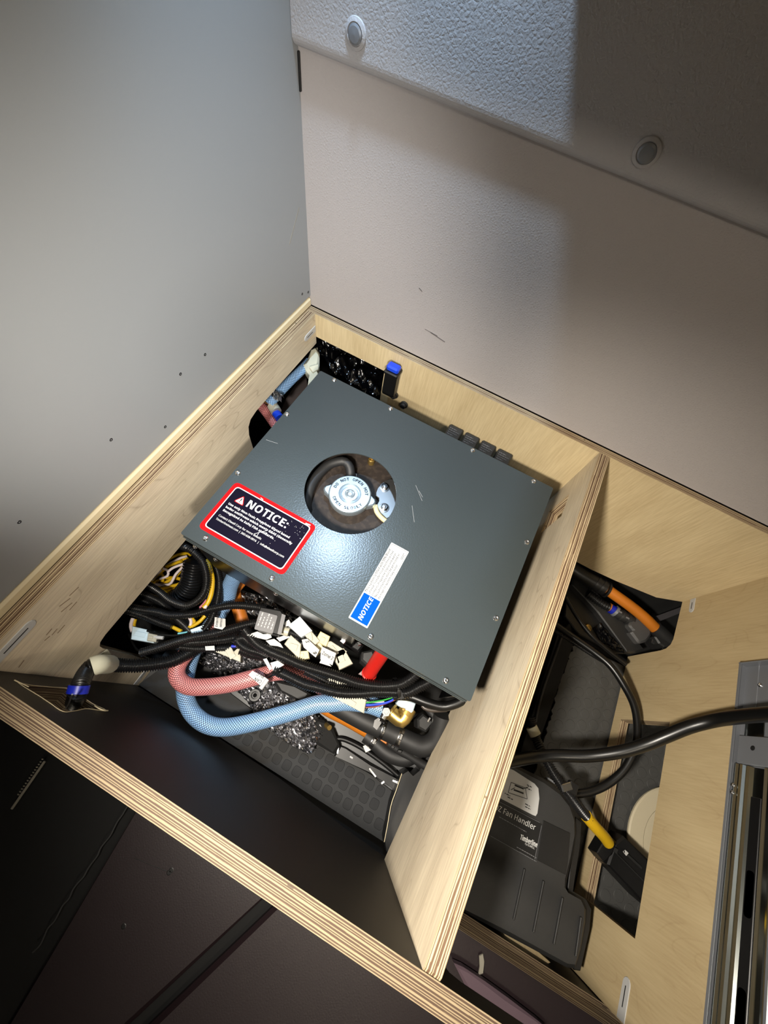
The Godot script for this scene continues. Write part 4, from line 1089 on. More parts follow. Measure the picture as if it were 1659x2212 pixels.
	one("pink_wire", tube([Vector3(0.073, -0.24, 0.491), Vector3(0.0712, -0.245, 0.4985), Vector3(0.068, -0.25, 0.5067)], 0.002, 8), mat(Color(0.75, 0.45, 0.5)), "short pink wire below the curved yellow wire", "wire")
	one("yellow_wire", tube([Vector3(0.0796, -0.265, 0.5137), Vector3(0.0776, -0.2667, 0.526), Vector3(0.0728, -0.2683, 0.5359), Vector3(0.067, -0.27, 0.5445)], 0.0034, 8), M.yellow, "yellow wire peeking below the crossing conduit", "wire")
	one("yellow_wire", tube([Vector3(0.0581, -0.27, 0.5286), Vector3(0.068, -0.27, 0.5307), Vector3(0.0729, -0.27, 0.5393)], 0.0030, 8), M.yellow, "short bent yellow wire left of the white sensor tag", "wire")
	one("white_wire", tube([Vector3(0.055, -0.268, 0.5289), Vector3(0.0638, -0.268, 0.5335), Vector3(0.0677, -0.268, 0.5407)], 0.0030, 8), M.white_wire, "short bent white wire left of the white sensor tag", "wire")
	one("yellow_wire", tube([Vector3(-0.03, -0.285, 0.579), Vector3(-0.024, -0.285, 0.589), Vector3(-0.0156, -0.285, 0.5937)], 0.0034, 8), M.yellow, "yellow wire entering the milky connector at left", "wire")
	one("white_wire", tube([Vector3(-0.0331, -0.282, 0.5795), Vector3(-0.0279, -0.282, 0.5899), Vector3(-0.0179, -0.282, 0.5974)], 0.0034, 8), M.white_wire, "white wire entering the milky connector at left", "wire")
	one("yellow_wire", tube([Vector3(0.0351, -0.275, 0.5577), Vector3(0.0467, -0.275, 0.5568), Vector3(0.0582, -0.275, 0.5559)], 0.0034, 8), M.yellow, "yellow wire stub by the end of the dark conduit", "wire")
	one("black_wire", tube([Vector3(0.0083, -0.27, 0.583), Vector3(0.0314, -0.269, 0.5776), Vector3(0.0539, -0.268, 0.5679), Vector3(0.0706, -0.265, 0.5563), Vector3(0.0848, -0.262, 0.5416)], 0.0022, 8), M.cable, "thin black wire sagging toward the clear connector", "wire")
	one("teal_wire", tube([Vector3(0.0589, -0.2675, 0.5616), Vector3(0.0657, -0.2662, 0.557), Vector3(0.072, -0.265, 0.5519)], 0.0024, 8), mat(Color(0.45, 0.72, 0.75), 0.4), "short pale teal wire at the clear connector", "wire")
	one("black_wire", tube([Vector3(-0.0285, -0.3, 0.6057), Vector3(-0.0027, -0.2925, 0.6157), Vector3(0.0128, -0.285, 0.6172), Vector3(0.0266, -0.2775, 0.6079), Vector3(0.0403, -0.27, 0.5941)], 0.0018, 8), M.cable, "thin black wire hanging below the milky connector", "wire")
	one("blue_wire", tube([Vector3(0.1607, -0.235, 0.534), Vector3(0.1661, -0.235, 0.5311), Vector3(0.1692, -0.235, 0.5276)], 0.0026, 8), M.blue, "tiny blue wire end at the long white connector", "wire")
	# plugs
	connector("milky_connector", [Vector3(-0.0139, -0.275, 0.5908), Vector3(0.0144, -0.275, 0.5824), Vector3(0.0228, -0.275, 0.5941), Vector3(-0.0042, -0.275, 0.6038)], 0.014, M.nylon, "milky blue plug with a white pin at left")
	connector("white_connector", [Vector3(0.0162, -0.268, 0.5863), Vector3(0.0273, -0.268, 0.5828), Vector3(0.0318, -0.268, 0.5902), Vector3(0.0213, -0.268, 0.5943)], 0.010, M.white_plastic, "small white plug joined to the milky blue plug")
	one("white_pin", tube([Vector3(0.0256, -0.271, 0.5859), Vector3(0.0403, -0.271, 0.5796)], 0.0032, 10), M.paper, "white pin pointing right from the milky plug", "pin")
	connector("clear_connector", [Vector3(0.0801, -0.255, 0.5437), Vector3(0.0926, -0.255, 0.5283), Vector3(0.0988, -0.255, 0.5323), Vector3(0.0862, -0.255, 0.5475)], 0.010, M.nylon, "slim clear plug beside the white sensor tag")
	flag("sensor_tag", [Vector3(0.1138, -0.212, 0.509), Vector3(0.1309, -0.212, 0.5029), Vector3(0.1385, -0.212, 0.5128), Vector3(0.1372, -0.212, 0.5197), Vector3(0.1235, -0.212, 0.5238)], "white paper tag lettered External sensor", ["External", "sensor"], Vector3(0.1281, -0.211, 0.5197), Vector3(0.1208, -0.211, 0.5079) - Vector3(0.1281, -0.211, 0.5197), Vector3(0.1223, -0.211, 0.5195) - Vector3(0.1337, -0.211, 0.5148), 0.0038)
	flag("paper_wrap", [Vector3(0.1237, -0.232, 0.5551), Vector3(0.1364, -0.232, 0.5471), Vector3(0.1418, -0.232, 0.5527), Vector3(0.1286, -0.232, 0.56)], "white paper wrap round the lower bundled conduit", [], Vector3(0.1372, -0.231, 0.5537), Vector3(0.1332, -0.231, 0.5559) - Vector3(0.1372, -0.231, 0.5537), Vector3(0.1405, -0.231, 0.5579) - Vector3(0.1358, -0.231, 0.5519), 0.004)
	connector("white_connector", [Vector3(0.1397, -0.255, 0.5517), Vector3(0.1646, -0.255, 0.5397), Vector3(0.1675, -0.255, 0.5292), Vector3(0.1782, -0.255, 0.5462)], 0.018, M.white_plastic, "long white plug lying on the foil at left")
	# relay with grey print
	var rl := thing("relay", "square black relay with grey printed face", "relay", Vector3(0.1973, -0.21, 0.473))
	obj("case", slabm([Vector3(0.1774, -0.178, 0.4605), Vector3(0.211, -0.178, 0.4484), Vector3(0.2162, -0.178, 0.4507), Vector3(0.2287, -0.178, 0.4847), Vector3(0.1955, -0.178, 0.4933), Vector3(0.1895, -0.178, 0.4924)], 0.030, 0.002), M.black, rl)
	var face := obj("printed_face", slabm(rounded_path([Vector3(0.1811, -0.1765, 0.4666), Vector3(0.2112, -0.1765, 0.4591), Vector3(0.2207, -0.1765, 0.487), Vector3(0.1909, -0.1765, 0.4953)], 0.002), 0.001, 0.0003), M.relay_print, rl)
	obj("side_print", slabm([Vector3(0.2152, -0.1775, 0.4531), Vector3(0.2217, -0.1775, 0.4521), Vector3(0.2332, -0.1775, 0.4822), Vector3(0.2269, -0.1775, 0.4833)], 0.001), M.relay_print, rl)
	var lt := begin()
	var rR: Vector3 = Vector3(0.1893, -0.1762, 0.4716) - Vector3(0.1942, -0.1762, 0.491)
	var rU: Vector3 = Vector3(0.1942, -0.1762, 0.491) - Vector3(0.2125, -0.1762, 0.4866)
	for q in [[Vector3(0.1944, -0.1762, 0.4875), 0.022], [Vector3(0.1997, -0.1762, 0.4862), 0.016], [Vector3(0.205, -0.1762, 0.4849), 0.024], [Vector3(0.2103, -0.1762, 0.4836), 0.020], [Vector3(0.2157, -0.1762, 0.4823), 0.012]]: fine_print(lt, q[0], rR, rU, 0.0030, q[1])
	obj("print", lt.commit(), M.paper, face)
	# paper tags and plug cluster right of the relay
	var tags := [[[Vector3(0.1794, -0.205, 0.5077), Vector3(0.1909, -0.205, 0.4943), Vector3(0.2099, -0.205, 0.4923), Vector3(0.2107, -0.205, 0.4987), Vector3(0.191, -0.205, 0.5046)], "crumpled paper tag just below the relay"], [[Vector3(0.2126, -0.2, 0.5002), Vector3(0.2225, -0.2012, 0.491), Vector3(0.2357, -0.2024, 0.492), Vector3(0.2437, -0.2036, 0.4958), Vector3(0.2339, -0.2048, 0.4977), Vector3(0.2223, -0.206, 0.5023)], "curled white paper tag over the long upper conduit"],
		[[Vector3(0.2246, -0.203, 0.4879), Vector3(0.2346, -0.2037, 0.477), Vector3(0.2442, -0.2043, 0.475), Vector3(0.2323, -0.205, 0.4901)], "small white paper flap right of the relay"], [[Vector3(0.223, -0.195, 0.4625), Vector3(0.2266, -0.1967, 0.453), Vector3(0.2355, -0.1983, 0.4583), Vector3(0.2275, -0.2, 0.4659)], "grey paper scrap at the relay's right corner"],
		[[Vector3(0.2383, -0.205, 0.5251), Vector3(0.2465, -0.2063, 0.5164), Vector3(0.2592, -0.2075, 0.5167), Vector3(0.2526, -0.2087, 0.5283), Vector3(0.2484, -0.21, 0.5329)], "folded white tag where the lower conduit begins"], [[Vector3(0.2228, -0.215, 0.526), Vector3(0.2272, -0.215, 0.5219), Vector3(0.2447, -0.215, 0.5313), Vector3(0.242, -0.215, 0.5352)], "narrow folded tag left of the CAN label"]]
	for q in tags: one("paper_tag", slabm(q[0], 0.0005), M.paper, q[1], "label tag")
	one("clear_tag", slabm([Vector3(0.2039, -0.2, 0.4931), Vector3(0.2127, -0.2, 0.4873), Vector3(0.2181, -0.2, 0.4911), Vector3(0.2124, -0.2, 0.4986)], 0.001), M.clear, "bluish clear sleeve below the relay", "sleeve")
	one("white_collar", tube([Vector3(0.2269, -0.2, 0.4732), Vector3(0.238, -0.2, 0.4705)], 0.0072, 16), M.white_plastic, "white collar at the start of the very short conduit", "collar")
	connector("white_connector", [Vector3(0.2386, -0.185, 0.4609), Vector3(0.2446, -0.185, 0.4453), Vector3(0.2663, -0.185, 0.4522), Vector3(0.2592, -0.185, 0.4648)], 0.014, mat(Color(0.84, 0.87, 0.90), 0.4), "bluish white plug standing tallest in the plug cluster")
	connector("white_connector", [Vector3(0.259, -0.192, 0.4584), Vector3(0.2712, -0.192, 0.4534), Vector3(0.287, -0.192, 0.4583), Vector3(0.2835, -0.192, 0.467)], 0.016, M.white_plastic, "white plug behind the bluish plug in the cluster")
	connector("white_connector", [Vector3(0.2454, -0.205, 0.4879), Vector3(0.2462, -0.205, 0.4754), Vector3(0.2628, -0.205, 0.4782), Vector3(0.2712, -0.205, 0.4938)], 0.020, M.white_plastic, "white plug left of the lettered clear sleeve")
	connector("cream_connector", [Vector3(0.2657, -0.208, 0.4914), Vector3(0.2796, -0.208, 0.4821), Vector3(0.2858, -0.208, 0.4888), Vector3(0.274, -0.208, 0.4986)], 0.016, M.cream, "small cream plug above the long upper conduit")
	connector("cream_connector", [Vector3(0.2867, -0.195, 0.4579), Vector3(0.2864, -0.195, 0.446), Vector3(0.2997, -0.195, 0.4455), Vector3(0.302, -0.195, 0.4579)], 0.018, M.cream, "cream block with handwriting under the heater edge")
	connector("white_connector", [Vector3(0.3023, -0.2, 0.457), Vector3(0.3103, -0.2, 0.4509), Vector3(0.3333, -0.2, 0.4517), Vector3(0.3322, -0.2, 0.4707)], 0.020, M.white_plastic, "white plug right of the Zone tag")
	connector("white_connector", [Vector3(0.3261, -0.2, 0.4607), Vector3(0.3333, -0.2, 0.4517), Vector3(0.3517, -0.2, 0.4616), Vector3(0.3413, -0.2, 0.4756)], 0.020, M.white_plastic, "white open plug at the right end of the cluster")
	connector("cream_connector", [Vector3(0.2804, -0.203, 0.4687), Vector3(0.2918, -0.203, 0.4607), Vector3(0.3006, -0.203, 0.466), Vector3(0.2951, -0.203, 0.4775)], 0.016, M.cream, "cream plug half hidden behind the clear sleeve")
	var cs := one("clear_tag", slabm([Vector3(0.2653, -0.185, 0.4714), Vector3(0.2724, -0.185, 0.4658), Vector3(0.2988, -0.185, 0.4711), Vector3(0.2997, -0.185, 0.4837), Vector3(0.2902, -0.185, 0.4825), Vector3(0.2743, -0.185, 0.4798)], 0.0012), M.clear, "clear sleeve lettered S in the plug cluster", "sleeve")
	lt = begin()
	letters(lt, "S", Vector3(0.2715, -0.1838, 0.4699), Vector3(0.2747, -0.1838, 0.4748) - Vector3(0.2715, -0.1838, 0.4699), Vector3(0.2767, -0.1838, 0.4669) - Vector3(0.2715, -0.1838, 0.4699), 0.0058, 0.0, 700)
	letters(lt, "9", Vector3(0.2913, -0.1838, 0.4787), Vector3(0.2944, -0.1838, 0.4835) - Vector3(0.2913, -0.1838, 0.4787), Vector3(0.2965, -0.1838, 0.4758) - Vector3(0.2913, -0.1838, 0.4787), 0.0058, 0.0, 700)
	obj("handwriting", lt.commit(), M.ink, cs)
	flag("zone_tag", [Vector3(0.3003, -0.182, 0.4649), Vector3(0.3253, -0.182, 0.4626), Vector3(0.3296, -0.182, 0.4812), Vector3(0.308, -0.182, 0.4827), Vector3(0.3026, -0.182, 0.4727)], "white paper tag lettered Zone 2", ["Zone 2"], Vector3(0.3058, -0.181, 0.4751), Vector3(0.325, -0.181, 0.4751) - Vector3(0.3058, -0.181, 0.4751), Vector3(0.3054, -0.181, 0.4688) - Vector3(0.3058, -0.181, 0.4751), 0.0048)
	one("paper_tag", slabm([Vector3(0.3091, -0.184, 0.4819), Vector3(0.3115, -0.1847, 0.4773), Vector3(0.3293, -0.1853, 0.4835), Vector3(0.3094, -0.186, 0.488)], 0.0005), M.paper, "torn paper fold hanging below the Zone tag", "label tag")
	var can := flag("can_tag", [Vector3(0.215, -0.225, 0.5573), Vector3(0.2164, -0.225, 0.5492), Vector3(0.2452, -0.225, 0.5473), Vector3(0.2447, -0.225, 0.562)], "white flag tag lettered RV-C CAN on thin cable", ["CAN", "RV-C"], Vector3(0.2392, -0.224, 0.5539), Vector3(0.2195, -0.224, 0.5557) - Vector3(0.2392, -0.224, 0.5539), Vector3(0.2399, -0.224, 0.5639) - Vector3(0.2392, -0.224, 0.5539), 0.0048)
	obj("tag_spine", tube([Vector3(0.2459, -0.2235, 0.5479), Vector3(0.2446, -0.2235, 0.5653)], 0.0034, 10), M.paper, can)
	# flat white plugs in the middle
	connector("white_connector", [Vector3(0.3608, -0.235, 0.5174), Vector3(0.3664, -0.235, 0.5087), Vector3(0.3995, -0.235, 0.5005), Vector3(0.4041, -0.235, 0.5148)], 0.012, M.white_plastic, "flat white plug feeding the coloured wires")
	connector("white_connector", [Vector3(0.3393, -0.225, 0.5059), Vector3(0.3389, -0.225, 0.4963), Vector3(0.3731, -0.225, 0.49), Vector3(0.3694, -0.225, 0.496)], 0.012, M.white_plastic, "flat white plug between the two long conduits")
	var cols := [[M.green, "green"], [M.blue_cap, "blue"], [M.blue, "dark blue"], [M.brown_wire, "brown"], [M.paper, "white"]]
	var cp := [[Vector3(0.3998, -0.24, 0.5051), Vector3(0.4139, -0.2383, 0.4968), Vector3(0.4329, -0.2367, 0.4825), Vector3(0.4476, -0.235, 0.4681)], [Vector3(0.401, -0.242, 0.5069), Vector3(0.4193, -0.2407, 0.4979), Vector3(0.4384, -0.2393, 0.4836), Vector3(0.4497, -0.238, 0.4694)], [Vector3(0.4022, -0.244, 0.5087), Vector3(0.4167, -0.2427, 0.5009), Vector3(0.4375, -0.2413, 0.4865), Vector3(0.4513, -0.24, 0.4701)], [Vector3(0.4036, -0.244, 0.5112), Vector3(0.4247, -0.2427, 0.499), Vector3(0.441, -0.2413, 0.483), Vector3(0.4516, -0.24, 0.4708)], [Vector3(0.3985, -0.242, 0.5026), Vector3(0.4103, -0.2413, 0.4979), Vector3(0.4245, -0.2407, 0.491), Vector3(0.4346, -0.24, 0.4848)]]
	for i in 5: one(cols[i][1].replace(" ", "_") + "_wire", tube(cp[i], 0.0013, 8), cols[i][0], "thin %s wire from the flat white plug" % cols[i][1], "wire")
	# red sleeve
	var red := thing("red_sleeve", "bright red rubber sleeve hanging below the heater edge", "sleeve", Vector3(0.3911, -0.22, 0.459))
	obj("sleeve", tube([Vector3(0.3892, -0.1, 0.4235), Vector3(0.3893, -0.15, 0.4383), Vector3(0.3889, -0.18, 0.4497), Vector3(0.3888, -0.205, 0.4622)], 0.0115, 20), M.red_rubber, red)
	obj("sleeve_mouth", lathem([Vector2(0.0115, 0), Vector2(0.0128, 0.001), Vector2(0.0128, 0.003), Vector2(0.0110, 0.004)], Vector3(0.3888, -0.205, 0.4622), Vector3(0.3892, -0.1, 0.4235) - Vector3(0.3888, -0.205, 0.4622), 20), M.red_rubber, red)
	one("grey_plate", slabm([Vector3(0.3734, -0.215, 0.4699), Vector3(0.3764, -0.215, 0.4624), Vector3(0.4034, -0.215, 0.4626), Vector3(0.402, -0.215, 0.4666)], 0.002, 0.0004), mat(Color(0.55, 0.48, 0.47), 0.6), "thin pinkish grey plate below the red sleeve", "plate")
	one("terminal_block", slabm([Vector3(0.3237, -0.215, 0.4252), Vector3(0.3589, -0.215, 0.4251), Vector3(0.3572, -0.215, 0.4382), Vector3(0.3258, -0.215, 0.4382)], 0.04, 0.003), M.black, "black terminal block with clear clips under heater edge", "terminal block")
	for q in [[[Vector3(0.3192, -0.192, 0.442), Vector3(0.3224, -0.192, 0.4367), Vector3(0.3301, -0.192, 0.4376), Vector3(0.3283, -0.192, 0.4437)], "left clear clip on the black terminal block"], [[Vector3(0.345, -0.192, 0.4293), Vector3(0.3498, -0.192, 0.4266), Vector3(0.3558, -0.192, 0.4293), Vector3(0.3511, -0.192, 0.4336)], "right clear clip on the black terminal block"]]:
		one("clear_clip", slabm(q[0], 0.008, 0.001), M.steel, q[1], "clip")
	one("black_block", slabm([Vector3(0.3613, -0.2, 0.4379), Vector3(0.3763, -0.2, 0.4262), Vector3(0.3861, -0.2, 0.4343), Vector3(0.3823, -0.2, 0.4531), Vector3(0.3665, -0.2, 0.4502)], 0.05, 0.003), M.black_plastic, "black block left of the red sleeve", "block")

func rounded_path(pts: Array, r: float) -> Array:
	var flat := []
	for p in pts: flat.append(Vector2(p.x, p.z))
	var out := []
	for v in rounded(flat, r, 3): out.append(Vector3(v.x, pts[0].y, v.y))
	return out

# ---------------------------------------------------------------- hoses and pipes in the heater bay
func clamp_band(parent: Node3D, at: Vector3, axis: Vector3, r: float, w: float) -> void:
	axis = axis.normalized()
	var b := obj("clamp", lathem([Vector2(r, -w), Vector2(r + 0.0012, -w), Vector2(r + 0.0014, 0), Vector2(r + 0.0012, w), Vector2(r, w)], at, axis, 28), M.steel, parent)
	var up := (Vector3.UP - axis * axis.dot(Vector3.UP)).normalized()
	obj("clamp_screw", boxm(at + up * (r + 0.0035), Vector3(w * 1.4, 0.006, 0.011), 0.0012, Basis(axis, up, axis.cross(up))), M.steel, b)

func plumbing() -> void:
	one("blue_hose", tube([Vector3(0.0942, -0.22, 0.4249), Vector3(0.0855, -0.26, 0.4462), Vector3(0.0875, -0.29, 0.4734), Vector3(0.0846, -0.31, 0.516), Vector3(0.0787, -0.326, 0.5559), Vector3(0.0819, -0.324, 0.5747), Vector3(0.094, -0.32, 0.603), Vector3(0.1141, -0.316, 0.6342), Vector3(0.1434, -0.314, 0.6542), Vector3(0.1774, -0.312, 0.6599), Vector3(0.2106, -0.31, 0.6504), Vector3(0.2488, -0.3017, 0.6224), Vector3(0.2962, -0.2933, 0.5797), Vector3(0.333, -0.285, 0.5441), Vector3(0.3591, -0.2825, 0.5276), Vector3(0.381, -0.28, 0.5133), Vector3(0.4172, -0.2775, 0.499), Vector3(0.4445, -0.275, 0.4944)], 0.0148, 20, 17.0, 230.0), M.blue_braid, "blue braided hose looping over the studded mat", "hose")
	one("red_hose", tube([Vector3(0.0984, -0.29, 0.5123), Vector3(0.0931, -0.2825, 0.5547), Vector3(0.0899, -0.275, 0.5856), Vector3(0.0928, -0.2743, 0.6077), Vector3(0.1056, -0.2737, 0.6203), Vector3(0.1276, -0.273, 0.6218), Vector3(0.152, -0.2703, 0.6104), Vector3(0.1857, -0.2677, 0.5872), Vector3(0.2129, -0.265, 0.5624), Vector3(0.2394, -0.27, 0.5373), Vector3(0.2605, -0.275, 0.5236), Vector3(0.2892, -0.28, 0.5146), Vector3(0.3215, -0.31, 0.5132), Vector3(0.3385, -0.328, 0.5168)], 0.0140, 20, 17.0, 230.0), M.red_braid, "red braided hose looping through the blue hose", "hose")
	one("orange_hose", tube([Vector3(0.0731, -0.31, 0.4355), Vector3(0.0853, -0.315, 0.452), Vector3(0.1091, -0.32, 0.4722), Vector3(0.1411, -0.325, 0.4963)], 0.0125, 18), M.orange_dim, "orange hose rising behind the crossing conduit at left", "hose")
	one("orange_hose", tube([Vector3(0.0886, -0.3, 0.4143), Vector3(0.0856, -0.305, 0.4298), Vector3(0.0826, -0.31, 0.4453)], 0.0085, 16), M.orange_dim, "short brownish orange hose under the heater's front edge", "hose")
	one("orange_pipe", tube([Vector3(0.3365, -0.375, 0.5402), Vector3(0.3669, -0.375, 0.5397), Vector3(0.3991, -0.375, 0.5373), Vector3(0.4473, -0.375, 0.5361), Vector3(0.4922, -0.375, 0.5356)], 0.0135, 18), M.orange, "orange pipe lying behind the black coolant hoses", "pipe")
	# upper black hose with clamps
	var h1 := one("coolant_hose", tube([Vector3(0.3603, -0.325, 0.5276), Vector3(0.3993, -0.3237, 0.5261), Vector3(0.4317, -0.3225, 0.5243), Vector3(0.4617, -0.3213, 0.5204), Vector3(0.4928, -0.32, 0.5174), Vector3(0.5205, -0.31, 0.5153), Vector3(0.539, -0.3, 0.5097), Vector3(0.5494, -0.29, 0.4937), Vector3(0.5476, -0.28, 0.4736), Vector3(0.5413, -0.27, 0.4518)], 0.0175, 22), M.hose, "thick black coolant hose curving up at the divider", "hose")
	clamp_band(h1, Vector3(0.4936, -0.32, 0.517), Vector3(0.5225, -0.32, 0.5151) - Vector3(0.4615, -0.32, 0.5204), 0.0178, 0.0045)
	clamp_band(h1, Vector3(0.4605, -0.318, 0.5208), Vector3(0.4928, -0.32, 0.5174) - Vector3(0.4315, -0.32, 0.5244), 0.0178, 0.0030)
	var h2 := one("coolant_hose", tube([Vector3(0.444, -0.375, 0.545), Vector3(0.468, -0.3725, 0.5481), Vector3(0.4878, -0.37, 0.5514), Vector3(0.509, -0.3675, 0.5504), Vector3(0.5319, -0.365, 0.5415), Vector3(0.5451, -0.3625, 0.5189), Vector3(0.5538, -0.36, 0.4967)], 0.0140, 20), M.hose, "lower black coolant hose with clip bent near the grey floor", "hose")
	clamp_band(h2, Vector3(0.4612, -0.374, 0.5465), Vector3(0.4769, -0.375, 0.5489) - Vector3(0.4496, -0.375, 0.5457), 0.0144, 0.0045)
	obj("clip_tag", slabm([Vector3(0.4482, -0.372, 0.5637), Vector3(0.4561, -0.372, 0.5543), Vector3(0.4653, -0.372, 0.5616), Vector3(0.4581, -0.372, 0.5705)], 0.003, 0.0005), M.clear, h2)
	one("coolant_hose", tube([Vector3(0.4847, -0.35, 0.5358), Vector3(0.5055, -0.3525, 0.537), Vector3(0.5325, -0.355, 0.5367), Vector3(0.5624, -0.3575, 0.5365), Vector3(0.5865, -0.36, 0.5344)], 0.0075, 14), M.hose, "thin ribbed black hose between the two coolant hoses", "hose")
	for q in [[[Vector3(0.4911, -0.338, 0.5365), Vector3(0.4975, -0.338, 0.5356), Vector3(0.4977, -0.338, 0.5397), Vector3(0.4913, -0.338, 0.5406)], "left small clip on the thin ribbed hose"], [[Vector3(0.5057, -0.338, 0.5364), Vector3(0.5129, -0.338, 0.5351), Vector3(0.513, -0.338, 0.5392), Vector3(0.5051, -0.338, 0.5408)], "right small clip on the thin ribbed hose"]]:
		one("hose_clip", slabm(q[0], 0.008, 0.001), M.black_plastic, q[1], "clip")
	one("brass_stud", tube([Vector3(0.3675, -0.4, 0.5669), Vector3(0.3762, -0.385, 0.5671)], 0.005, 8), M.brass, "small brass stud on the bare grey floor plate", "stud")
	# worm clamp on the blue hose's end
	var wc := thing("worm_clamp", "slotted steel worm clamp beside the brass elbow", "hose clamp", Vector3(0.4488, -0.28, 0.5013))
	obj("band", lathem([Vector2(0.0158, -0.005), Vector2(0.0172, -0.005), Vector2(0.0172, 0.005), Vector2(0.0158, 0.005)], Vector3(0.4448, -0.272, 0.4975), Vector3(0.4607, -0.272, 0.4907) - Vector3(0.4276, -0.272, 0.4984), 28), M.steel, wc)
	obj("worm_screw", tube([Vector3(0.445, -0.25, 0.5083), Vector3(0.446, -0.25, 0.49)], 0.0058, 14), M.steel, wc)
	obj("screw_head", lathem([Vector2(0.0072, 0), Vector2(0.0072, 0.004), Vector2(0.004, 0.004), Vector2(0.0036, 0.0025), Vector2(0, 0.0025)], Vector3(0.4454, -0.246, 0.4968), Vector3.UP, 6), M.steel_dull, wc)
	obj("band_tail", slabm([Vector3(0.4356, -0.262, 0.5168), Vector3(0.4402, -0.2645, 0.5096), Vector3(0.4488, -0.267, 0.5148), Vector3(0.4471, -0.2695, 0.5278), Vector3(0.4393, -0.272, 0.5265)], 0.001), M.steel, wc)
	# brass elbow with nylon nut
	var el := thing("brass_elbow", "brass elbow fitting with a milky nylon nut", "fitting", Vector3(0.4767, -0.29, 0.4867))
	obj("body", tube([Vector3(0.4573, -0.268, 0.4924), Vector3(0.4712, -0.2665, 0.4948), Vector3(0.478, -0.265, 0.4944), Vector3(0.4803, -0.2635, 0.485), Vector3(0.4798, -0.262, 0.4737)], 0.0125, 20), M.brass, el)
	obj("socket", lathem([Vector2(0.0142, -0.006), Vector2(0.0142, 0.008), Vector2(0.0125, 0.009)], Vector3(0.4789, -0.262, 0.4791), Vector3(0.4804, -0.262, 0.46) - Vector3(0.4789, -0.262, 0.4791), 24), M.brass, el)
	obj("nut", slabm([Vector3(0.4551, -0.247, 0.4754), Vector3(0.4571, -0.247, 0.4686), Vector3(0.4681, -0.247, 0.4634), Vector3(0.4851, -0.247, 0.4609), Vector3(0.4866, -0.247, 0.4732), Vector3(0.485, -0.247, 0.4772), Vector3(0.4718, -0.247, 0.4778), Vector3(0.4582, -0.247, 0.4778)], 0.018, 0.0015), M.nylon, el)
	obj("clip", slabm([Vector3(0.4671, -0.2455, 0.4779), Vector3(0.4727, -0.2455, 0.4766), Vector3(0.4729, -0.2455, 0.4805), Vector3(0.468, -0.2455, 0.4815)], 0.002, 0.0004), M.brass, el)
	obj("collar", lathem([Vector2(0.0120, 0), Vector2(0.0145, 0.001), Vector2(0.0145, 0.005), Vector2(0.012, 0.006)], Vector3(0.4588, -0.266, 0.4924), Vector3(0.4488, -0.268, 0.4903) - Vector3(0.4588, -0.266, 0.4924), 20), M.brass, el)
	# black box and dark tubes at the divider
	var bx := thing("black_sensor", "black square sensor body with a bright clip near the divider", "sensor", Vector3(0.531, -0.33, 0.4701))
	obj("body", slabm([Vector3(0.5062, -0.29, 0.4777), Vector3(0.5116, -0.29, 0.4655), Vector3(0.5355, -0.29, 0.468), Vector3(0.5297, -0.29, 0.4894), Vector3(0.5131, -0.29, 0.4899)], 0.04, 0.003), M.black_plastic, bx)
	obj("clip", barm(Vector3(0.5238, -0.288, 0.4741), Vector3(0.5251, -0.288, 0.465), 0.004, 0.004, 0.0006), M.steel, bx)
	one("ground_strap", tube([Vector3(0.4942, -0.235, 0.4593), Vector3(0.5001, -0.2338, 0.461), Vector3(0.5109, -0.2325, 0.4584), Vector3(0.5234, -0.2312, 0.4517), Vector3(0.5334, -0.23, 0.4455)], 0.0035, 10), mat(Color(0.25, 0.22, 0.2), 0.4), "grey translucent hose under the smooth black cable", "hose")
	one("dark_tube", tube([Vector3(0.518, -0.3, 0.4518), Vector3(0.536, -0.3, 0.4595), Vector3(0.5538, -0.3, 0.4671)], 0.0075, 14), M.hose, "straight dark tube along the divider", "hose")
	one("dark_sleeve", slabm([Vector3(0.236, -0.36, 0.5477), Vector3(0.2788, -0.36, 0.5321), Vector3(0.314, -0.36, 0.5338), Vector3(0.3134, -0.36, 0.5526), Vector3(0.2795, -0.36, 0.557), Vector3(0.2532, -0.36, 0.5573)], 0.02, 0.006), M.hose, "flat dark sleeve crossing the foil beneath the long conduits", "sleeve")
	one("grommet", lathem([Vector2(0.011, -0.004), Vector2(0.0125, 0.002), Vector2(0.011, 0.005), Vector2(0.007, 0.005), Vector2(0.006, 0.001), Vector2(0.004, 0.001), Vector2(0, 0.004)], Vector3(0.2166, -0.39, 0.5875), Vector3.UP, 20), M.black, "round black grommet below the CAN tag", "grommet")

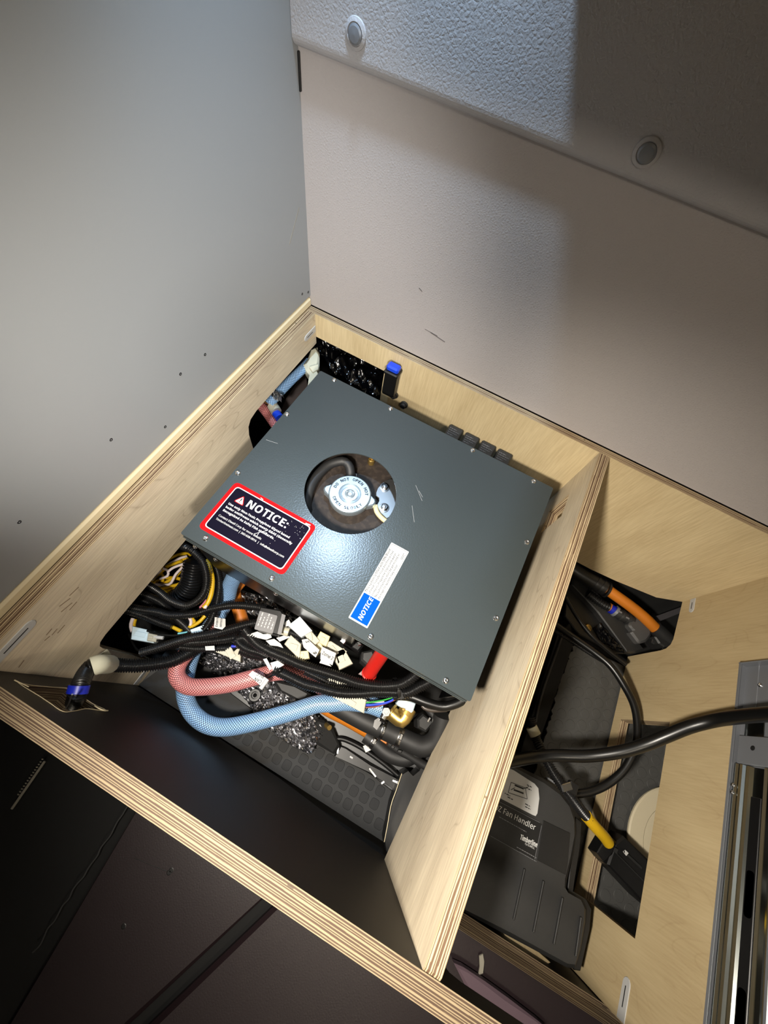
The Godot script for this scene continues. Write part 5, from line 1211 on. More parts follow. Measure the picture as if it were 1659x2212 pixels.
# ---------------------------------------------------------------- hoses in the far left corner
func corner_hoses() -> void:
	one("blue_hose", tube([Vector3(-0.0191, -0.118, 0.1399), Vector3(-0.0162, -0.112, 0.1153), Vector3(-0.0123, -0.108, 0.0732), Vector3(-0.0073, -0.104, 0.0392), Vector3(-0.007, -0.104, 0.0179)], 0.0094, 18, 12.0, 230.0), M.blue_braid, "blue braided hose wrapped with white tape in the far corner", "hose")
	one("red_hose", tube([Vector3(-0.0858, -0.155, 0.108), Vector3(-0.056, -0.15, 0.1293), Vector3(-0.0255, -0.145, 0.1447), Vector3(0.0126, -0.145, 0.1639), Vector3(0.0727, -0.15, 0.1914)], 0.0098, 18, 12.0, 230.0), M.red_braid, "red braided hose in the far corner left of the heater", "hose")
	var tp := one("tape_wrap", slabm([Vector3(-0.0065, -0.088, 0.0388), Vector3(-0.008, -0.0884, 0.02), Vector3(-0.0166, -0.0887, -0.0051), Vector3(-0.0097, -0.0891, -0.0184), Vector3(0.0033, -0.0895, -0.0047), Vector3(0.0195, -0.0898, 0.0213), Vector3(0.0246, -0.0902, 0.0394), Vector3(0.0364, -0.0905, 0.0482), Vector3(0.0401, -0.0909, 0.0707), Vector3(0.0296, -0.0913, 0.0803), Vector3(0.0159, -0.0916, 0.0525), Vector3(0.0027, -0.092, 0.0452)], 0.022, 0.006), M.tape, "off white tape wrap at the end of the far blue hose", "tape")
	obj("tape_fold", slabm([Vector3(0.0107, -0.085, 0.0437), Vector3(0.021, -0.0857, 0.0268), Vector3(0.0271, -0.0863, 0.0365), Vector3(0.023, -0.087, 0.0501)], 0.004, 0.001), M.tape, tp)
	var bf := thing("brass_fitting", "small brass and white fitting beside the far red hose", "fitting", Vector3(-0.0202, -0.13, 0.1257))
	obj("brass_body", tube([Vector3(-0.0368, -0.128, 0.1277), Vector3(-0.0247, -0.128, 0.128), Vector3(-0.0151, -0.128, 0.1325)], 0.0085, 14), M.brass, bf)
	obj("white_collar", tube([Vector3(-0.0162, -0.126, 0.1353), Vector3(-0.0014, -0.126, 0.1443)], 0.0105, 18), M.white_plastic, bf)
	obj("blue_collar", tube([Vector3(-0.0031, -0.13, 0.1443), Vector3(0.0097, -0.13, 0.1505)], 0.0085, 16), M.blue_cap, bf)
	obj("spring_clip", crumple([Vector3(-0.0231, -0.108, 0.1229), Vector3(-0.0093, -0.108, 0.1245), Vector3(0.0031, -0.108, 0.1243)], [0.006, 0.008, 0.005], 12, 6, 0.003, 3), M.steel_dull, bf)
	# black plastic film tucked behind the back board
	one("plastic_film", crumple([Vector3(-0.009, -0.085, -0.0244), Vector3(0.0365, -0.09, -0.0212), Vector3(0.089, -0.1, -0.0246), Vector3(0.149, -0.11, -0.0253)], [0.02, 0.04, 0.05, 0.045], 60, 30, 0.006, 21, true), M.film, "shiny black plastic film bulging behind the back board", "film")
	one("van_body_sheet", slabm([Vector3(-0.0471, -0.2, 0.0568), Vector3(-0.0564, -0.2, -0.0351), Vector3(-0.0268, -0.2, 0.0031), Vector3(-0.0298, -0.2, 0.1134)], 0.004), mat(Color(0.48, 0.44, 0.44), 0.4), "grey body sheet seen below the far blue hose", "sheet metal")
	# fuse holder
	var fh := thing("fuse_holder", "black fuse holder with bright blue cap on back board", "fuse holder", Vector3(0.172, -0.085, 0.018))
	obj("body", boxm(Vector3(0.172, -0.056, 0.014), Vector3(0.025, 0.058, 0.020), 0.003), M.black, fh)
	obj("shoulder", boxm(Vector3(0.172, -0.028, 0.014), Vector3(0.028, 0.008, 0.023), 0.002), M.black, fh)
	obj("blue_cap", boxm(Vector3(0.172, -0.019, 0.014), Vector3(0.024, 0.012, 0.016), 0.003), M.blue_cap, fh)
	for p in [[0.180, -0.093, 0.004, "upper black bolt below the fuse holder"], [0.204, -0.106, 0.004, "lower black bolt right of the fuse holder"]]:
		one("bolt", lathem([Vector2(0.008, 0), Vector2(0.008, 0.003), Vector2(0.0055, 0.003), Vector2(0.0055, 0.008), Vector2(0.003, 0.009), Vector2(0.0028, 0.006), Vector2(0, 0.006)], Vector3(p[0], p[1], p[2]), Vector3.BACK, 14), M.black_plastic, p[3], "bolt")
	# a row of four relays behind the heater
	var kinds := ["first small black relay from the fuse holder, behind the heater", "second small black relay from the fuse holder, behind the heater", "third small black relay from the fuse holder, behind the heater", "fourth small black relay from the fuse holder, behind the heater"]
	var proto: Node3D = null
	for i in 4:
		var at := Vector3(0.318 + i * 0.0345, -0.125, 0.026)
		var r: Node3D
		if proto == null:
			r = thing("small_relay", kinds[0], "relay", at, "small relays behind the heater")
			obj("case", boxm(at + Vector3(0, 0.016, 0), Vector3(0.029, 0.032, 0.040), 0.002), M.black_plastic, r)
			var st := begin()
			for k in 4: fine_print(st, at + Vector3(-0.011, 0.0322, -0.010 + k * 0.005), Vector3.RIGHT, Vector3.FORWARD, 0.0022, [0.014, 0.021, 0.019, 0.012][k])
			obj("print", st.commit(), M.relay_print, r)
			proto = r
		else:
			r = proto.duplicate()
			put("small_relay", r, self)
			r.position = at
			tag(r, kinds[i], "relay", "small relays behind the heater")

# ---------------------------------------------------------------- the right bay
func right_bay() -> void:
	var y := FLOOR_Y
	# studded mat, its torn edge towards the divider
	var poly := [Vector2(0.7972, 0.1428), Vector2(0.7967, 0.1575), Vector2(0.7946, 0.1825), Vector2(0.7931, 0.1973), Vector2(0.7920, 0.2208), Vector2(0.7914, 0.2414), Vector2(0.7913, 0.2635), Vector2(0.7913, 0.2851), Vector2(0.7917, 0.3113), Vector2(0.7921, 0.3368), Vector2(0.7947, 0.3655), Vector2(0.7955, 0.3943), Vector2(0.7953, 0.4321)]
	var rag := []
	for i in poly.size() - 1:
		for k in 4: rag.append(poly[i].lerp(poly[i + 1], k / 4.0) + Vector2(rng.randf_range(-0.0030, 0.0030), 0))
	rag.append(poly[poly.size() - 1])
	poly = rag
	poly.append(Vector2(0.74, 0.682))
	poly.append(Vector2(1.30, 0.682))
	poly.append(Vector2(1.30, 0.113))
	var sheet := mat_sheet("rubber_mat", poly, y, M.rubber_mat_right, "grey black floor mat with round studs in the right bay")
	for i in range(-5, 11):
		for j in range(-9, 15):
			var p := Vector2(0.837 + i * 0.02405, 0.318 + j * 0.0248 - (0.0115 if i % 2 != 0 else 0.0))
			if p.y > 0.665 or p.x > 1.06: continue
			if not inside(poly, p) or not inside(poly, p - Vector2(0.012, 0)) or not inside(poly, p - Vector2(0, 0.012)): continue
			var s := obj("stud", stud_round, M.rubber_mat_right, sheet)
			s.position = Vector3(p.x, y, p.y) - base_of(sheet)
	one("black_channel", slabm([Vector3(0.7452, -0.41, 0.1533), Vector3(0.7647, -0.41, 0.1117), Vector3(0.7859, -0.41, 0.1521), Vector3(0.7774, -0.41, 0.3439), Vector3(0.7721, -0.41, 0.4232), Vector3(0.7457, -0.41, 0.437)], 0.02, 0.002), M.black_matt, "dark channel between divider and torn mat edge", "channel")
	one("black_lip", tube([Vector3(0.7538, -0.405, 0.1518), Vector3(0.7517, -0.405, 0.209), Vector3(0.7495, -0.405, 0.2656), Vector3(0.7501, -0.405, 0.3179), Vector3(0.7542, -0.405, 0.356)], 0.003, 8), M.black_plastic, "thin black lip beside the torn mat edge", "trim piece")
	# fan unit
	var fan := thing("fan_unit", "black plastic fan unit with white diagram label and stickers", "fan unit", Vector3(0.8259, -0.415, 0.5737))
	var outline := [Vector3(0.6346, -0.3, 0.4701), Vector3(0.6724, -0.3, 0.4609), Vector3(0.7123, -0.3, 0.4578), Vector3(0.7519, -0.3, 0.4546), Vector3(0.7858, -0.3, 0.4574), Vector3(0.808, -0.3, 0.4666), Vector3(0.822, -0.3, 0.4818), Vector3(0.8298, -0.3, 0.5031), Vector3(0.8334, -0.3, 0.5362), Vector3(0.8341, -0.3, 0.5725), Vector3(0.836, -0.3, 0.5845), Vector3(0.8438, -0.3, 0.5889), Vector3(0.8658, -0.3, 0.587), Vector3(0.8732, -0.3, 0.5935), Vector3(0.8765, -0.3, 0.6085), Vector3(0.8783, -0.3, 0.6432), Vector3(0.876, -0.3, 0.6677), Vector3(0.8637, -0.3, 0.6724), Vector3(0.767, -0.3, 0.6791), Vector3(0.6585, -0.3, 0.6868), Vector3(0.6267, -0.3, 0.6713)]
	obj("housing", slabm(outline, 0.118, 0.005), M.black_plastic, fan)
	obj("flange", slabm([Vector3(0.8314, -0.318, 0.481), Vector3(0.8425, -0.318, 0.4829), Vector3(0.8493, -0.318, 0.5195), Vector3(0.8525, -0.318, 0.5661), Vector3(0.8538, -0.318, 0.5821), Vector3(0.8802, -0.318, 0.5822), Vector3(0.8905, -0.318, 0.59), Vector3(0.8944, -0.318, 0.6163), Vector3(0.8932, -0.318, 0.6691), Vector3(0.8833, -0.318, 0.6726), Vector3(0.8801, -0.318, 0.617), Vector3(0.8465, -0.318, 0.5856)], 0.01, 0.001), M.black, fan)
	var lab := obj("diagram_label", slabm([Vector3(0.6695, -0.2985, 0.4718), Vector3(0.6973, -0.2985, 0.4685), Vector3(0.7383, -0.2985, 0.47), Vector3(0.7466, -0.2985, 0.4734), Vector3(0.7529, -0.2985, 0.4869), Vector3(0.7566, -0.2985, 0.5087), Vector3(0.7549, -0.2985, 0.5139), Vector3(0.7491, -0.2985, 0.5147), Vector3(0.6858, -0.2985, 0.5189), Vector3(0.6538, -0.2985, 0.5188)], 0.0006), M.paper, fan)
	var st := begin()
	for q in [[Vector3(0.699, -0.2983, 0.4879), Vector3(0.7251, -0.2983, 0.4836)], [Vector3(0.699, -0.2983, 0.4879), Vector3(0.6997, -0.2983, 0.5043)], [Vector3(0.7251, -0.2983, 0.4836), Vector3(0.7335, -0.2983, 0.4975)], [Vector3(0.6997, -0.2983, 0.5043), Vector3(0.7335, -0.2983, 0.4975)], [Vector3(0.7027, -0.2983, 0.4982), Vector3(0.7078, -0.2983, 0.4925)], [Vector3(0.7225, -0.2983, 0.4865), Vector3(0.7305, -0.2983, 0.4786)]]:
		bar(st, q[0], q[1], 0.0008, 0.0003)
	for q in [[Vector3(0.7064, -0.2983, 0.4887), Vector3(0.7225, -0.2983, 0.4865)], [Vector3(0.7072, -0.2983, 0.4959), Vector3(0.7248, -0.2983, 0.4929)]]:
		bar(st, q[0], q[1], 0.0024, 0.0003)
	var lr: Vector3 = Vector3(0.7386, -0.2983, 0.4843) - Vector3(0.6903, -0.2983, 0.4862)
	var lu := lr.cross(Vector3.UP) * -1.0
	if lu.z > 0: lu = -lu
	for q in [[Vector3(0.7262, -0.2983, 0.4792)], [Vector3(0.7261, -0.2983, 0.4839)], [Vector3(0.7324, -0.2983, 0.507)], [Vector3(0.7337, -0.2983, 0.5107)], [Vector3(0.6944, -0.2983, 0.5092)], [Vector3(0.7008, -0.2983, 0.512)]]:
		fine_print(st, q[0], lr, lu, 0.0026, 0.010)
	obj("diagram", st.commit(), M.ink, lab)
	var stk := obj("name_sticker", slabm([Vector3(0.657, -0.299, 0.5263), Vector3(0.6863, -0.299, 0.5218), Vector3(0.725, -0.299, 0.5197), Vector3(0.7645, -0.299, 0.5186), Vector3(0.7694, -0.299, 0.5204), Vector3(0.7708, -0.299, 0.5325), Vector3(0.772, -0.299, 0.5664), Vector3(0.7709, -0.299, 0.573), Vector3(0.719, -0.299, 0.5738), Vector3(0.6599, -0.299, 0.5757)], 0.0006), M.black, fan)
	st = begin()
	letters(st, "DZ Fan Handler", Vector3(0.6862, -0.2986, 0.5379), Vector3(0.7471, -0.2986, 0.5337) - Vector3(0.6877, -0.2986, 0.5372), lu, 0.0078, 0.0740, 400)
	letters(st, "Timberline", Vector3(0.7406, -0.2986, 0.5566), Vector3(0.7653, -0.2986, 0.5546) - Vector3(0.7406, -0.2986, 0.5566), lu, 0.0072, 0.0300, 700)
	letters(st, "by ELWELL", Vector3(0.7508, -0.2986, 0.5591), Vector3(0.7665, -0.2986, 0.5582) - Vector3(0.7508, -0.2986, 0.5591), lu, 0.0026, 0.0170, 400)
	obj("lettering", st.commit(), M.white_ink, stk)
	st = begin()
	fine_print(st, Vector3(0.6977, -0.2986, 0.5451), lr, lu, 0.0020, 0.050)
	fine_print(st, Vector3(0.7394, -0.2986, 0.5697), lr, lu, 0.0018, 0.036)
	fine_print(st, Vector3(0.7459, -0.2986, 0.5739), lr, lu, 0.0018, 0.030)
	obj("small_print", st.commit(), M.relay_print, stk)
	for e in [[Vector3(0.6569, -0.2986, 0.5263), Vector3(0.7645, -0.2986, 0.5192)], [Vector3(0.7687, -0.2986, 0.5214), Vector3(0.7723, -0.2986, 0.5702)], [Vector3(0.7705, -0.2986, 0.5724), Vector3(0.6939, -0.2986, 0.5752)]]:
		obj("sticker_border", barm(e[0], e[1], 0.0005, 0.0002), M.relay_print, stk)
	for q in [[Vector3(0.7603, -0.298, 0.5893), Vector3(0.765, -0.298, 0.6568)], [Vector3(0.7941, -0.298, 0.5895), Vector3(0.7988, -0.298, 0.6565)], [Vector3(0.8293, -0.298, 0.5953), Vector3(0.8328, -0.298, 0.6554)], [Vector3(0.8639, -0.298, 0.6046), Vector3(0.8685, -0.298, 0.6534)]]:
		obj("rib", barm(q[0], q[1], 0.0024, 0.005, 0.0008), M.black_plastic, fan)
	obj("recess", slabm([Vector3(0.7694, -0.2986, 0.5131), Vector3(0.8178, -0.2986, 0.5088), Vector3(0.8259, -0.2986, 0.553), Vector3(0.8264, -0.2986, 0.566), Vector3(0.7762, -0.2986, 0.5696)], 0.0006, 0.0003), M.black, fan)
	obj("mounting_ear", slabm([Vector3(0.7688, -0.325, 0.453), Vector3(0.7722, -0.325, 0.4464), Vector3(0.7891, -0.325, 0.4473), Vector3(0.7917, -0.325, 0.4556), Vector3(0.7858, -0.325, 0.4602)], 0.01, 0.001), M.slide_grey, fan)
	one("wood_cleat", slabm([Vector3(0.7719, -0.325, 0.6806), Vector3(0.7872, -0.325, 0.6781), Vector3(0.8175, -0.325, 0.6773), Vector3(0.8509, -0.325, 0.682), Vector3(0.8447, -0.325, 0.6873), Vector3(0.7724, -0.325, 0.6864)], 0.02, 0.001), M.birch_side, "short wooden cleat between fan unit and lower rail", "cleat")
	one("hanging_cloth", slabm([Vector3(0.7434, -0.4, 0.7698), Vector3(0.7614, -0.4, 0.7674), Vector3(0.8007, -0.4, 0.7672), Vector3(0.8434, -0.4, 0.7686), Vector3(0.901, -0.4, 0.772), Vector3(0.9282, -0.4, 0.7753), Vector3(0.8649, -0.4, 0.8046), Vector3(0.8062, -0.4, 0.7977), Vector3(0.7755, -0.4, 0.7886)], 0.02, 0.006), M.purple_cloth, "mauve cloth edge on the floor beyond the right opening", "cloth")
	one("carpet_scrap", slabm([Vector3(0.7875, -0.42, 0.7464), Vector3(0.7926, -0.42, 0.7414), Vector3(0.7983, -0.42, 0.749), Vector3(0.8017, -0.42, 0.7639), Vector3(0.7952, -0.42, 0.7695), Vector3(0.7935, -0.42, 0.7589)], 0.004, 0.001), M.dust_pale, "ragged pale carpet scrap on the dark floor beyond the rail", "scrap")
	# cables
	var k1 := one("cable", tube([Vector3(0.655, -0.2316, 0.4681), Vector3(0.7, -0.2503, 0.4394), Vector3(0.735, -0.2484, 0.4178), Vector3(0.778, -0.2316, 0.3943), Vector3(0.813, -0.2069, 0.3667), Vector3(0.838, -0.1878, 0.3399), Vector3(0.854, -0.1678, 0.3166), Vector3(0.868, -0.1421, 0.2931), Vector3(0.882, -0.1135, 0.2744), Vector3(0.882, -0.0712, 0.2676), Vector3(0.875, -0.0104, 0.2656), Vector3(0.86, 0.049, 0.2692), Vector3(0.90, 0.02, 0.205), Vector3(0.96, 0.032, 0.175), Vector3(1.10, 0.02, 0.13)], 0.0098, 18), M.cable, "thick smooth black cable crossing the metal slide", "cable")
	obj("cable_print", barm(Vector3(0.872, -0.0405, 0.2709), Vector3(0.871, -0.0263, 0.2699), 0.0016, 0.0004), M.relay_print, k1)
	one("cable", tube([Vector3(0.7072, -0.36, 0.1545), Vector3(0.7532, -0.345, 0.1692), Vector3(0.7987, -0.335, 0.1804), Vector3(0.8325, -0.325, 0.1945), Vector3(0.863, -0.315, 0.223), Vector3(0.8821, -0.305, 0.2521), Vector3(0.8928, -0.3, 0.2874), Vector3(0.8949, -0.298, 0.3253), Vector3(0.8889, -0.305, 0.3669), Vector3(0.8723, -0.315, 0.4029), Vector3(0.8477, -0.322, 0.4311), Vector3(0.8187, -0.325, 0.4512)], 0.0072, 16), M.cable, "thinner black cable looping down to the fan unit", "cable")
	run_loom([Vector3(0.6759, -0.38, 0.15), Vector3(0.7179, -0.375, 0.1631), Vector3(0.7621, -0.37, 0.1692), Vector3(0.8051, -0.365, 0.1753), Vector3(0.8432, -0.36, 0.1789)], 0.0045, "thin ribbed conduit lying over the mat's back corner", "", 0.0028)
	one("cable", tube([Vector3(0.7161, -0.36, 0.083), Vector3(0.751, -0.36, 0.1119), Vector3(0.7915, -0.36, 0.1361), Vector3(0.8363, -0.365, 0.1468), Vector3(0.8876, -0.37, 0.1547)], 0.005, 10), M.cable, "dark cable dropping past the brass bolt", "cable")
	var k3 := run_loom([Vector3(0.7019, -0.31, 0.3714), Vector3(0.7201, -0.31, 0.3968), Vector3(0.734, -0.3, 0.414), Vector3(0.7533, -0.289, 0.435), Vector3(0.7762, -0.287, 0.4494), Vector3(0.7989, -0.288, 0.4591), Vector3(0.8324, -0.298, 0.4709), Vector3(0.8441, -0.302, 0.4732)], 0.0088, "black conduit with white collar leading to the yellow sleeve")
	obj("white_collar", tube([Vector3(0.7087, -0.31, 0.3855), Vector3(0.7205, -0.31, 0.3949)], 0.0105, 18), M.tape, k3)
	obj("metal_clip", barm(Vector3(0.7743, -0.277, 0.4555), Vector3(0.7881, -0.277, 0.4438), 0.012, 0.006, 0.001), M.steel, k3)
	obj("clip_head", boxm(Vector3(0.7933, -0.282, 0.4458), Vector3(0.016, 0.012, 0.02), 0.002), M.black, k3)
	one("yellow_sleeve", tube([Vector3(0.8373, -0.3, 0.4718), Vector3(0.8637, -0.313, 0.4784), Vector3(0.8925, -0.33, 0.4837), Vector3(0.909, -0.34, 0.4884)], 0.0098, 14), M.yellow, "yellow heat shrink sleeve going into the black plug", "sleeve")
	one("yellow_wire", tube([Vector3(0.8967, -0.345, 0.4764), Vector3(0.9142, -0.35, 0.4795), Vector3(0.9271, -0.352, 0.4826)], 0.003, 8), mat(Color(0.55, 0.46, 0.05), 0.5), "thin dull yellow wire beside the yellow sleeve", "wire")
	# black plug through the slot
	var pl := thing("plug_module", "black plug module lying through the slot, with white square", "plug", Vector3(0.9844, -0.4, 0.4982))
	obj("plug_body", slabm([Vector3(0.8971, -0.345, 0.5126), Vector3(0.9075, -0.345, 0.48), Vector3(0.9268, -0.345, 0.4823), Vector3(0.923, -0.345, 0.5034), Vector3(0.912, -0.345, 0.519)], 0.03, 0.002), M.black, pl)
	obj("module_body", slabm([Vector3(0.9256, -0.355, 0.5196), Vector3(0.9313, -0.3567, 0.4833), Vector3(0.946, -0.3583, 0.4641), Vector3(0.9968, -0.36, 0.477), Vector3(1.0354, -0.3617, 0.487), Vector3(1.0303, -0.3633, 0.546), Vector3(1.0049, -0.365, 0.5419)], 0.04, 0.003), M.black, pl)
	obj("latch", barm(Vector3(0.925, -0.352, 0.4926), Vector3(0.9359, -0.352, 0.4931), 0.008, 0.003, 0.0006), M.black_plastic, pl)
	obj("ridge", barm(Vector3(0.933, -0.352, 0.496), Vector3(0.997, -0.36, 0.5125), 0.0018, 0.003, 0.0004), M.black_plastic, pl)
	obj("ridge", barm(Vector3(0.9451, -0.352, 0.487), Vector3(0.9867, -0.358, 0.4954), 0.004, 0.003, 0.0006), M.black_plastic, pl)
	obj("white_square", slabm([Vector3(0.9444, -0.3505, 0.4884), Vector3(0.948, -0.3508, 0.4838), Vector3(0.9549, -0.3512, 0.4856), Vector3(0.9521, -0.3515, 0.4916)], 0.001), M.paper, pl)
	# pale disc beyond the slot
	var dc := Vector3(1.0626, -0.4, 0.3909)
	one("pale_disc", lathem([Vector2(0.115, 0), Vector2(0.115, 0.004), Vector2(0.112, 0.006), Vector2(0.085, 0.006), Vector2(0.083, 0.004), Vector2(0.0, 0.004)], Vector3(1.105, -0.42, 0.435), Vector3.UP, 64), M.pale_disc, "pale round disc on the mat beyond the slot", "disc")
	# orange high voltage lead and grey plug in the notch
	one("orange_pipe", tube([Vector3(0.7797, -0.355, 0.0123), Vector3(0.8151, -0.355, 0.0187), Vector3(0.8583, -0.357, 0.0248), Vector3(0.8987, -0.36, 0.0331), Vector3(0.9364, -0.365, 0.0446)], 0.0128, 20), M.orange, "orange cable between black sleeve and elbow plug", "cable")
	var sl := one("black_sleeve", tube([Vector3(0.6685, -0.355, 0.0018), Vector3(0.7255, -0.355, 0.0125), Vector3(0.7922, -0.355, 0.0154)], 0.0185, 20), M.black, "black rubber sleeve on the upper end of the orange cable", "sleeve")
	for q in [[Vector3(0.766, -0.355, 0.0138), Vector3(0.771, -0.355, 0.0148)], [Vector3(0.7803, -0.355, 0.0146), Vector3(0.7852, -0.355, 0.0156)], [Vector3(0.7948, -0.355, 0.0165), Vector3(0.7994, -0.355, 0.0163)]]: obj("sleeve_rib", tube(q, 0.0200, 20), M.black, sl)
	var e1 := thing("elbow_plug", "black elbow plug on the lower end of the orange cable", "plug", Vector3(0.9789, -0.4, 0.0365))
	obj("elbow", tube([Vector3(0.9291, -0.365, 0.0416), Vector3(0.9471, -0.367, 0.0454), Vector3(0.9675, -0.372, 0.0497), Vector3(0.9866, -0.38, 0.059)], 0.0165, 18), M.black_plastic, e1)
	obj("plug_block", slabm([Vector3(0.9307, -0.36, 0.064), Vector3(0.9441, -0.36, 0.046), Vector3(0.9745, -0.36, 0.0547), Vector3(0.9707, -0.36, 0.0707), Vector3(0.9563, -0.36, 0.0764), Vector3(0.9427, -0.36, 0.0747)], 0.04, 0.003), M.black_plastic, e1)
	obj("tab", slabm([Vector3(0.9332, -0.37, 0.0668), Vector3(0.9401, -0.37, 0.0559), Vector3(0.9474, -0.37, 0.0589), Vector3(0.9397, -0.37, 0.0772), Vector3(0.9329, -0.37, 0.0764)], 0.02, 0.002), M.black_plastic, e1)
	obj("tab", slabm([Vector3(0.9542, -0.37, 0.0715), Vector3(0.9591, -0.37, 0.0618), Vector3(0.9688, -0.37, 0.0657), Vector3(0.9622, -0.37, 0.0786)], 0.02, 0.002), M.black_plastic, e1)
	var gp := thing("grey_plug", "dark grey plug with blue ring beside the orange cable", "plug", Vector3(0.8861, -0.41, 0.0369))
	obj("corrugated_boot", loom([Vector3(0.7708, -0.38, 0.0358), Vector3(0.8081, -0.38, 0.0426), Vector3(0.8268, -0.38, 0.042)], 0.0105, 0.006), M.black, gp)
	obj("copper_band", tube([Vector3(0.8242, -0.38, 0.041), Vector3(0.8302, -0.38, 0.0414)], 0.0098, 18), M.orange_dim, gp)
	obj("blue_ring", tube([Vector3(0.8284, -0.38, 0.0436), Vector3(0.8401, -0.38, 0.0433)], 0.0112, 18), M.blue, gp)
	obj("collar", tube([Vector3(0.8388, -0.38, 0.0428), Vector3(0.845, -0.38, 0.0443)], 0.0138, 20), M.slide_grey, gp)
	obj("barrel", tube([Vector3(0.8426, -0.38, 0.0443), Vector3(0.8673, -0.38, 0.0453), Vector3(0.886, -0.38, 0.0458)], 0.0132, 20), M.black_plastic, gp)
	obj("ring", tube([Vector3(0.8555, -0.38, 0.0445), Vector3(0.8604, -0.38, 0.0455)], 0.0146, 20), M.black_plastic, gp)
	obj("ring", tube([Vector3(0.8696, -0.38, 0.0452), Vector3(0.8755, -0.38, 0.0456)], 0.0146, 20), M.black_plastic, gp)
	obj("back_shell", slabm(rounded_path([Vector3(0.8728, -0.368, 0.0655), Vector3(0.8844, -0.368, 0.0246), Vector3(0.9082, -0.368, 0.0284), Vector3(0.924, -0.368, 0.039), Vector3(0.9293, -0.368, 0.06), Vector3(0.9211, -0.368, 0.0809), Vector3(0.9062, -0.368, 0.095), Vector3(0.8803, -0.368, 0.0791), Vector3(0.8879, -0.368, 0.0725)], 0.006), 0.03, 0.004), mat(Color(0.27, 0.27, 0.27), 0.55), gp)
	for q in [[Vector3(0.8465, -0.366, 0.0467), "A"], [Vector3(0.866, -0.366, 0.0516), "B"]]:
		obj("key_tab", boxm(q[0], Vector3(0.008, 0.002, 0.004), 0.0005), M.slide_grey, gp)
	one("black_beam", slabm([Vector3(0.7269, -0.385, -0.0015), Vector3(0.7471, -0.385, 0.0003), Vector3(0.8591, -0.385, 0.0451), Vector3(0.9297, -0.385, 0.0946), Vector3(0.9128, -0.385, 0.1109), Vector3(0.8943, -0.385, 0.1188), Vector3(0.8049, -0.385, 0.0633), Vector3(0.7314, -0.385, 0.0308)], 0.02, 0.003), M.black_plastic, "long black beam slanting beside the grey plug", "beam")
	one("black_bracket", slabm([Vector3(0.7291, -0.405, 0.0299), Vector3(0.7637, -0.405, 0.0432), Vector3(0.8323, -0.405, 0.0746), Vector3(0.9071, -0.405, 0.1139), Vector3(0.8807, -0.405, 0.1285), Vector3(0.7883, -0.405, 0.13), Vector3(0.7455, -0.405, 0.1049)], 0.01, 0.002), M.black, "dark bracket plate carrying the brass bolt", "bracket")
	one("brass_bolt", lathem([Vector2(0.0095, -0.006), Vector2(0.0095, 0.0), Vector2(0.007, 0.003), Vector2(0, 0.004)], Vector3(0.8025, -0.398, 0.1076), Vector3(0.4, 1, 0.3), 18), M.brass, "brass bolt head on the dark bracket", "bolt")
	one("plastic_film", crumple([Vector3(0.8198, -0.402, 0.0885), Vector3(0.85, -0.402, 0.1057), Vector3(0.8973, -0.402, 0.1103)], [0.012, 0.016, 0.01], 14, 8, 0.003, 31), M.film, "crumpled dark film between beam and bracket", "film")
	one("floor_rail", slabm([Vector3(0.9524, -0.4, -0.0112), Vector3(1.0133, -0.4, -0.0745), Vector3(1.0156, -0.4, -0.06), Vector3(0.9604, -0.4, -0.0004)], 0.01), mat(Color(0.25, 0.24, 0.25), 0.6), "grey body rail visible behind the notch", "rail")
	drawer_slide()

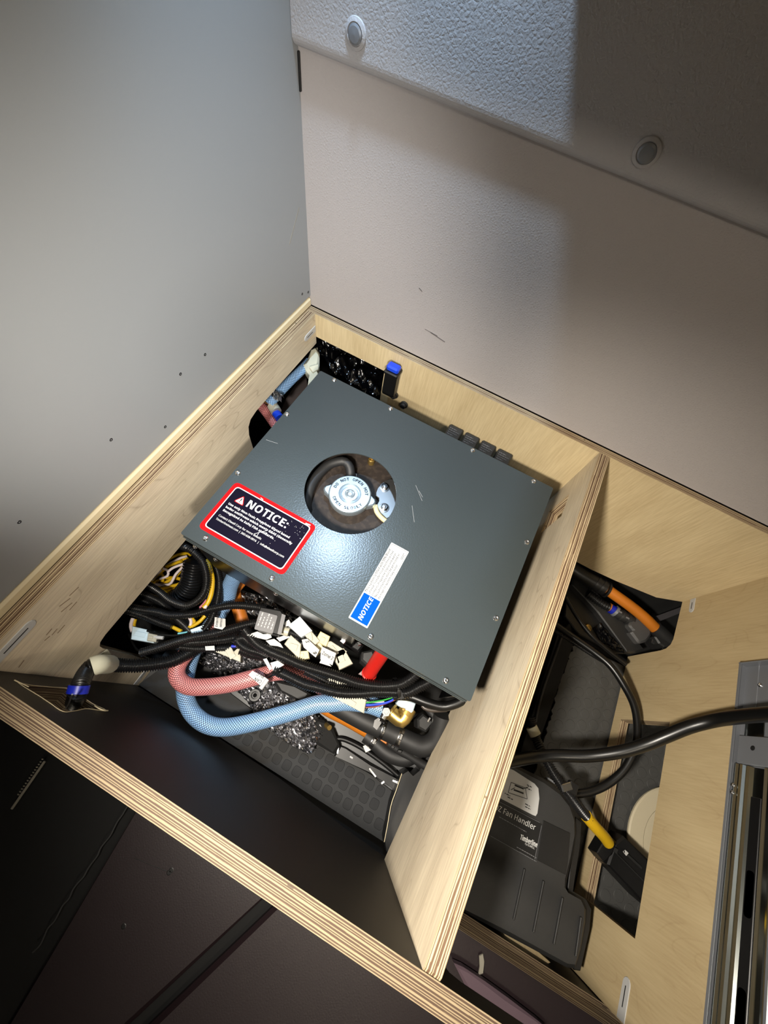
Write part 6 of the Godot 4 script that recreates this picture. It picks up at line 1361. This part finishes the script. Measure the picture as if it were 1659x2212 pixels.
func drawer_slide() -> void:
	# a full-extension slide on the right board: outer channel, ball cage rail and bright inner rail
	var X := 0.920
	var z0 := 0.166
	var z1 := 0.700
	var yb := -0.112
	var h := 0.076
	var t := thing("drawer_slide", "steel drawer slide screwed to the right board", "drawer slide", Vector3(X - 0.005, yb, 0.40))
	var ch := [Vector2(0, 0), Vector2(-0.012, 0), Vector2(-0.0135, 0.0015), Vector2(-0.0135, 0.005), Vector2(-0.0120, 0.005), Vector2(-0.0118, 0.002), Vector2(-0.0016, 0.002), Vector2(-0.0016, h - 0.002), Vector2(-0.0118, h - 0.002), Vector2(-0.0120, h - 0.005), Vector2(-0.0135, h - 0.005), Vector2(-0.0135, h - 0.0015), Vector2(-0.012, h), Vector2(0, h)]
	obj("outer_rail", board(ch, [], Vector3(X, yb, z0), Vector3.RIGHT, Vector3.UP, Vector3.BACK, z1 - z0, M.slide_grey, M.slide_grey), null, t)
	obj("web_rib", boxm(Vector3(X - 0.0020, yb + 0.022, (z0 + 0.31) / 2), Vector3(0.0016, 0.006, 0.31 - z0), 0.0006), M.slide_grey, t)
	obj("web_rib", boxm(Vector3(X - 0.0020, yb + 0.046, (z0 + 0.31) / 2), Vector3(0.0016, 0.006, 0.31 - z0), 0.0006), M.slide_grey, t)
	obj("end_lip", boxm(Vector3(X - 0.007, yb + h / 2, z0 + 0.001), Vector3(0.013, h, 0.002), 0.0005), M.slide_grey, t)
	screw(Vector3(X - 0.0016, yb + 0.028, 0.200), Vector3.LEFT, 0.0036, t, M.steel)
	var inner := [Vector2(-0.002, 0.005), Vector2(-0.0085, 0.005), Vector2(-0.0105, 0.007), Vector2(-0.0112, 0.010), Vector2(-0.0096, 0.013), Vector2(-0.0108, 0.016), Vector2(-0.0096, 0.019), Vector2(-0.0075, 0.022), Vector2(-0.0088, 0.025), Vector2(-0.0075, 0.028), Vector2(-0.0040, 0.031), Vector2(-0.0040, 0.047), Vector2(-0.0075, 0.049), Vector2(-0.0100, 0.052), Vector2(-0.0086, 0.055), Vector2(-0.0104, 0.058), Vector2(-0.0104, 0.064), Vector2(-0.0112, 0.067), Vector2(-0.0105, 0.070), Vector2(-0.002, 0.071)]
	obj("middle_rail", board(inner, [], Vector3(X, yb, 0.322), Vector3.RIGHT, Vector3.UP, Vector3.BACK, z1 - 0.322, M.chrome, M.chrome), null, t)
	obj("dark_web", boxm(Vector3(X - 0.0035, yb + 0.026, 0.262), Vector3(0.001, 0.030, 0.036), 0.0003), M.chrome, t)
	obj("stop_block", boxm(Vector3(X - 0.0045, yb + 0.038, 0.300), Vector3(0.006, 0.064, 0.040), 0.001), M.slide_grey, t)
	obj("stop_hole", lathem([Vector2(0.0036, 0.0), Vector2(0.0026, 0.0003), Vector2(0, 0.0003)], Vector3(X - 0.0076, yb + 0.030, 0.297), Vector3.LEFT, 16), M.ink, t)
	obj("ball_cage", boxm(Vector3(X - 0.0058, yb + 0.039, 0.530), Vector3(0.002, 0.015, 0.34), 0.0008), M.black, t)
	for z in [0.47, 0.585]:
		var pts := []
		for v in rounded(rect(0.050, 0.011), 0.0054, 5): pts.append(Vector3(X - 0.0068, yb + 0.039 + v.y, z + v.x))
		obj("cage_slot", slabm(pts, 0.001, 0.0004, Vector3.RIGHT), M.steel, t)
	for z in [0.352, 0.362]: obj("ball", ball(Vector3(X - 0.0105, yb + 0.0085, z), 0.0032), M.steel, t)

func ball(at: Vector3, r: float) -> ArrayMesh:
	var prof := []
	for k in 9: prof.append(Vector2(r * sin(PI * k / 8.0), -r * cos(PI * k / 8.0)))
	return lathem(prof, at, Vector3.UP, 14)
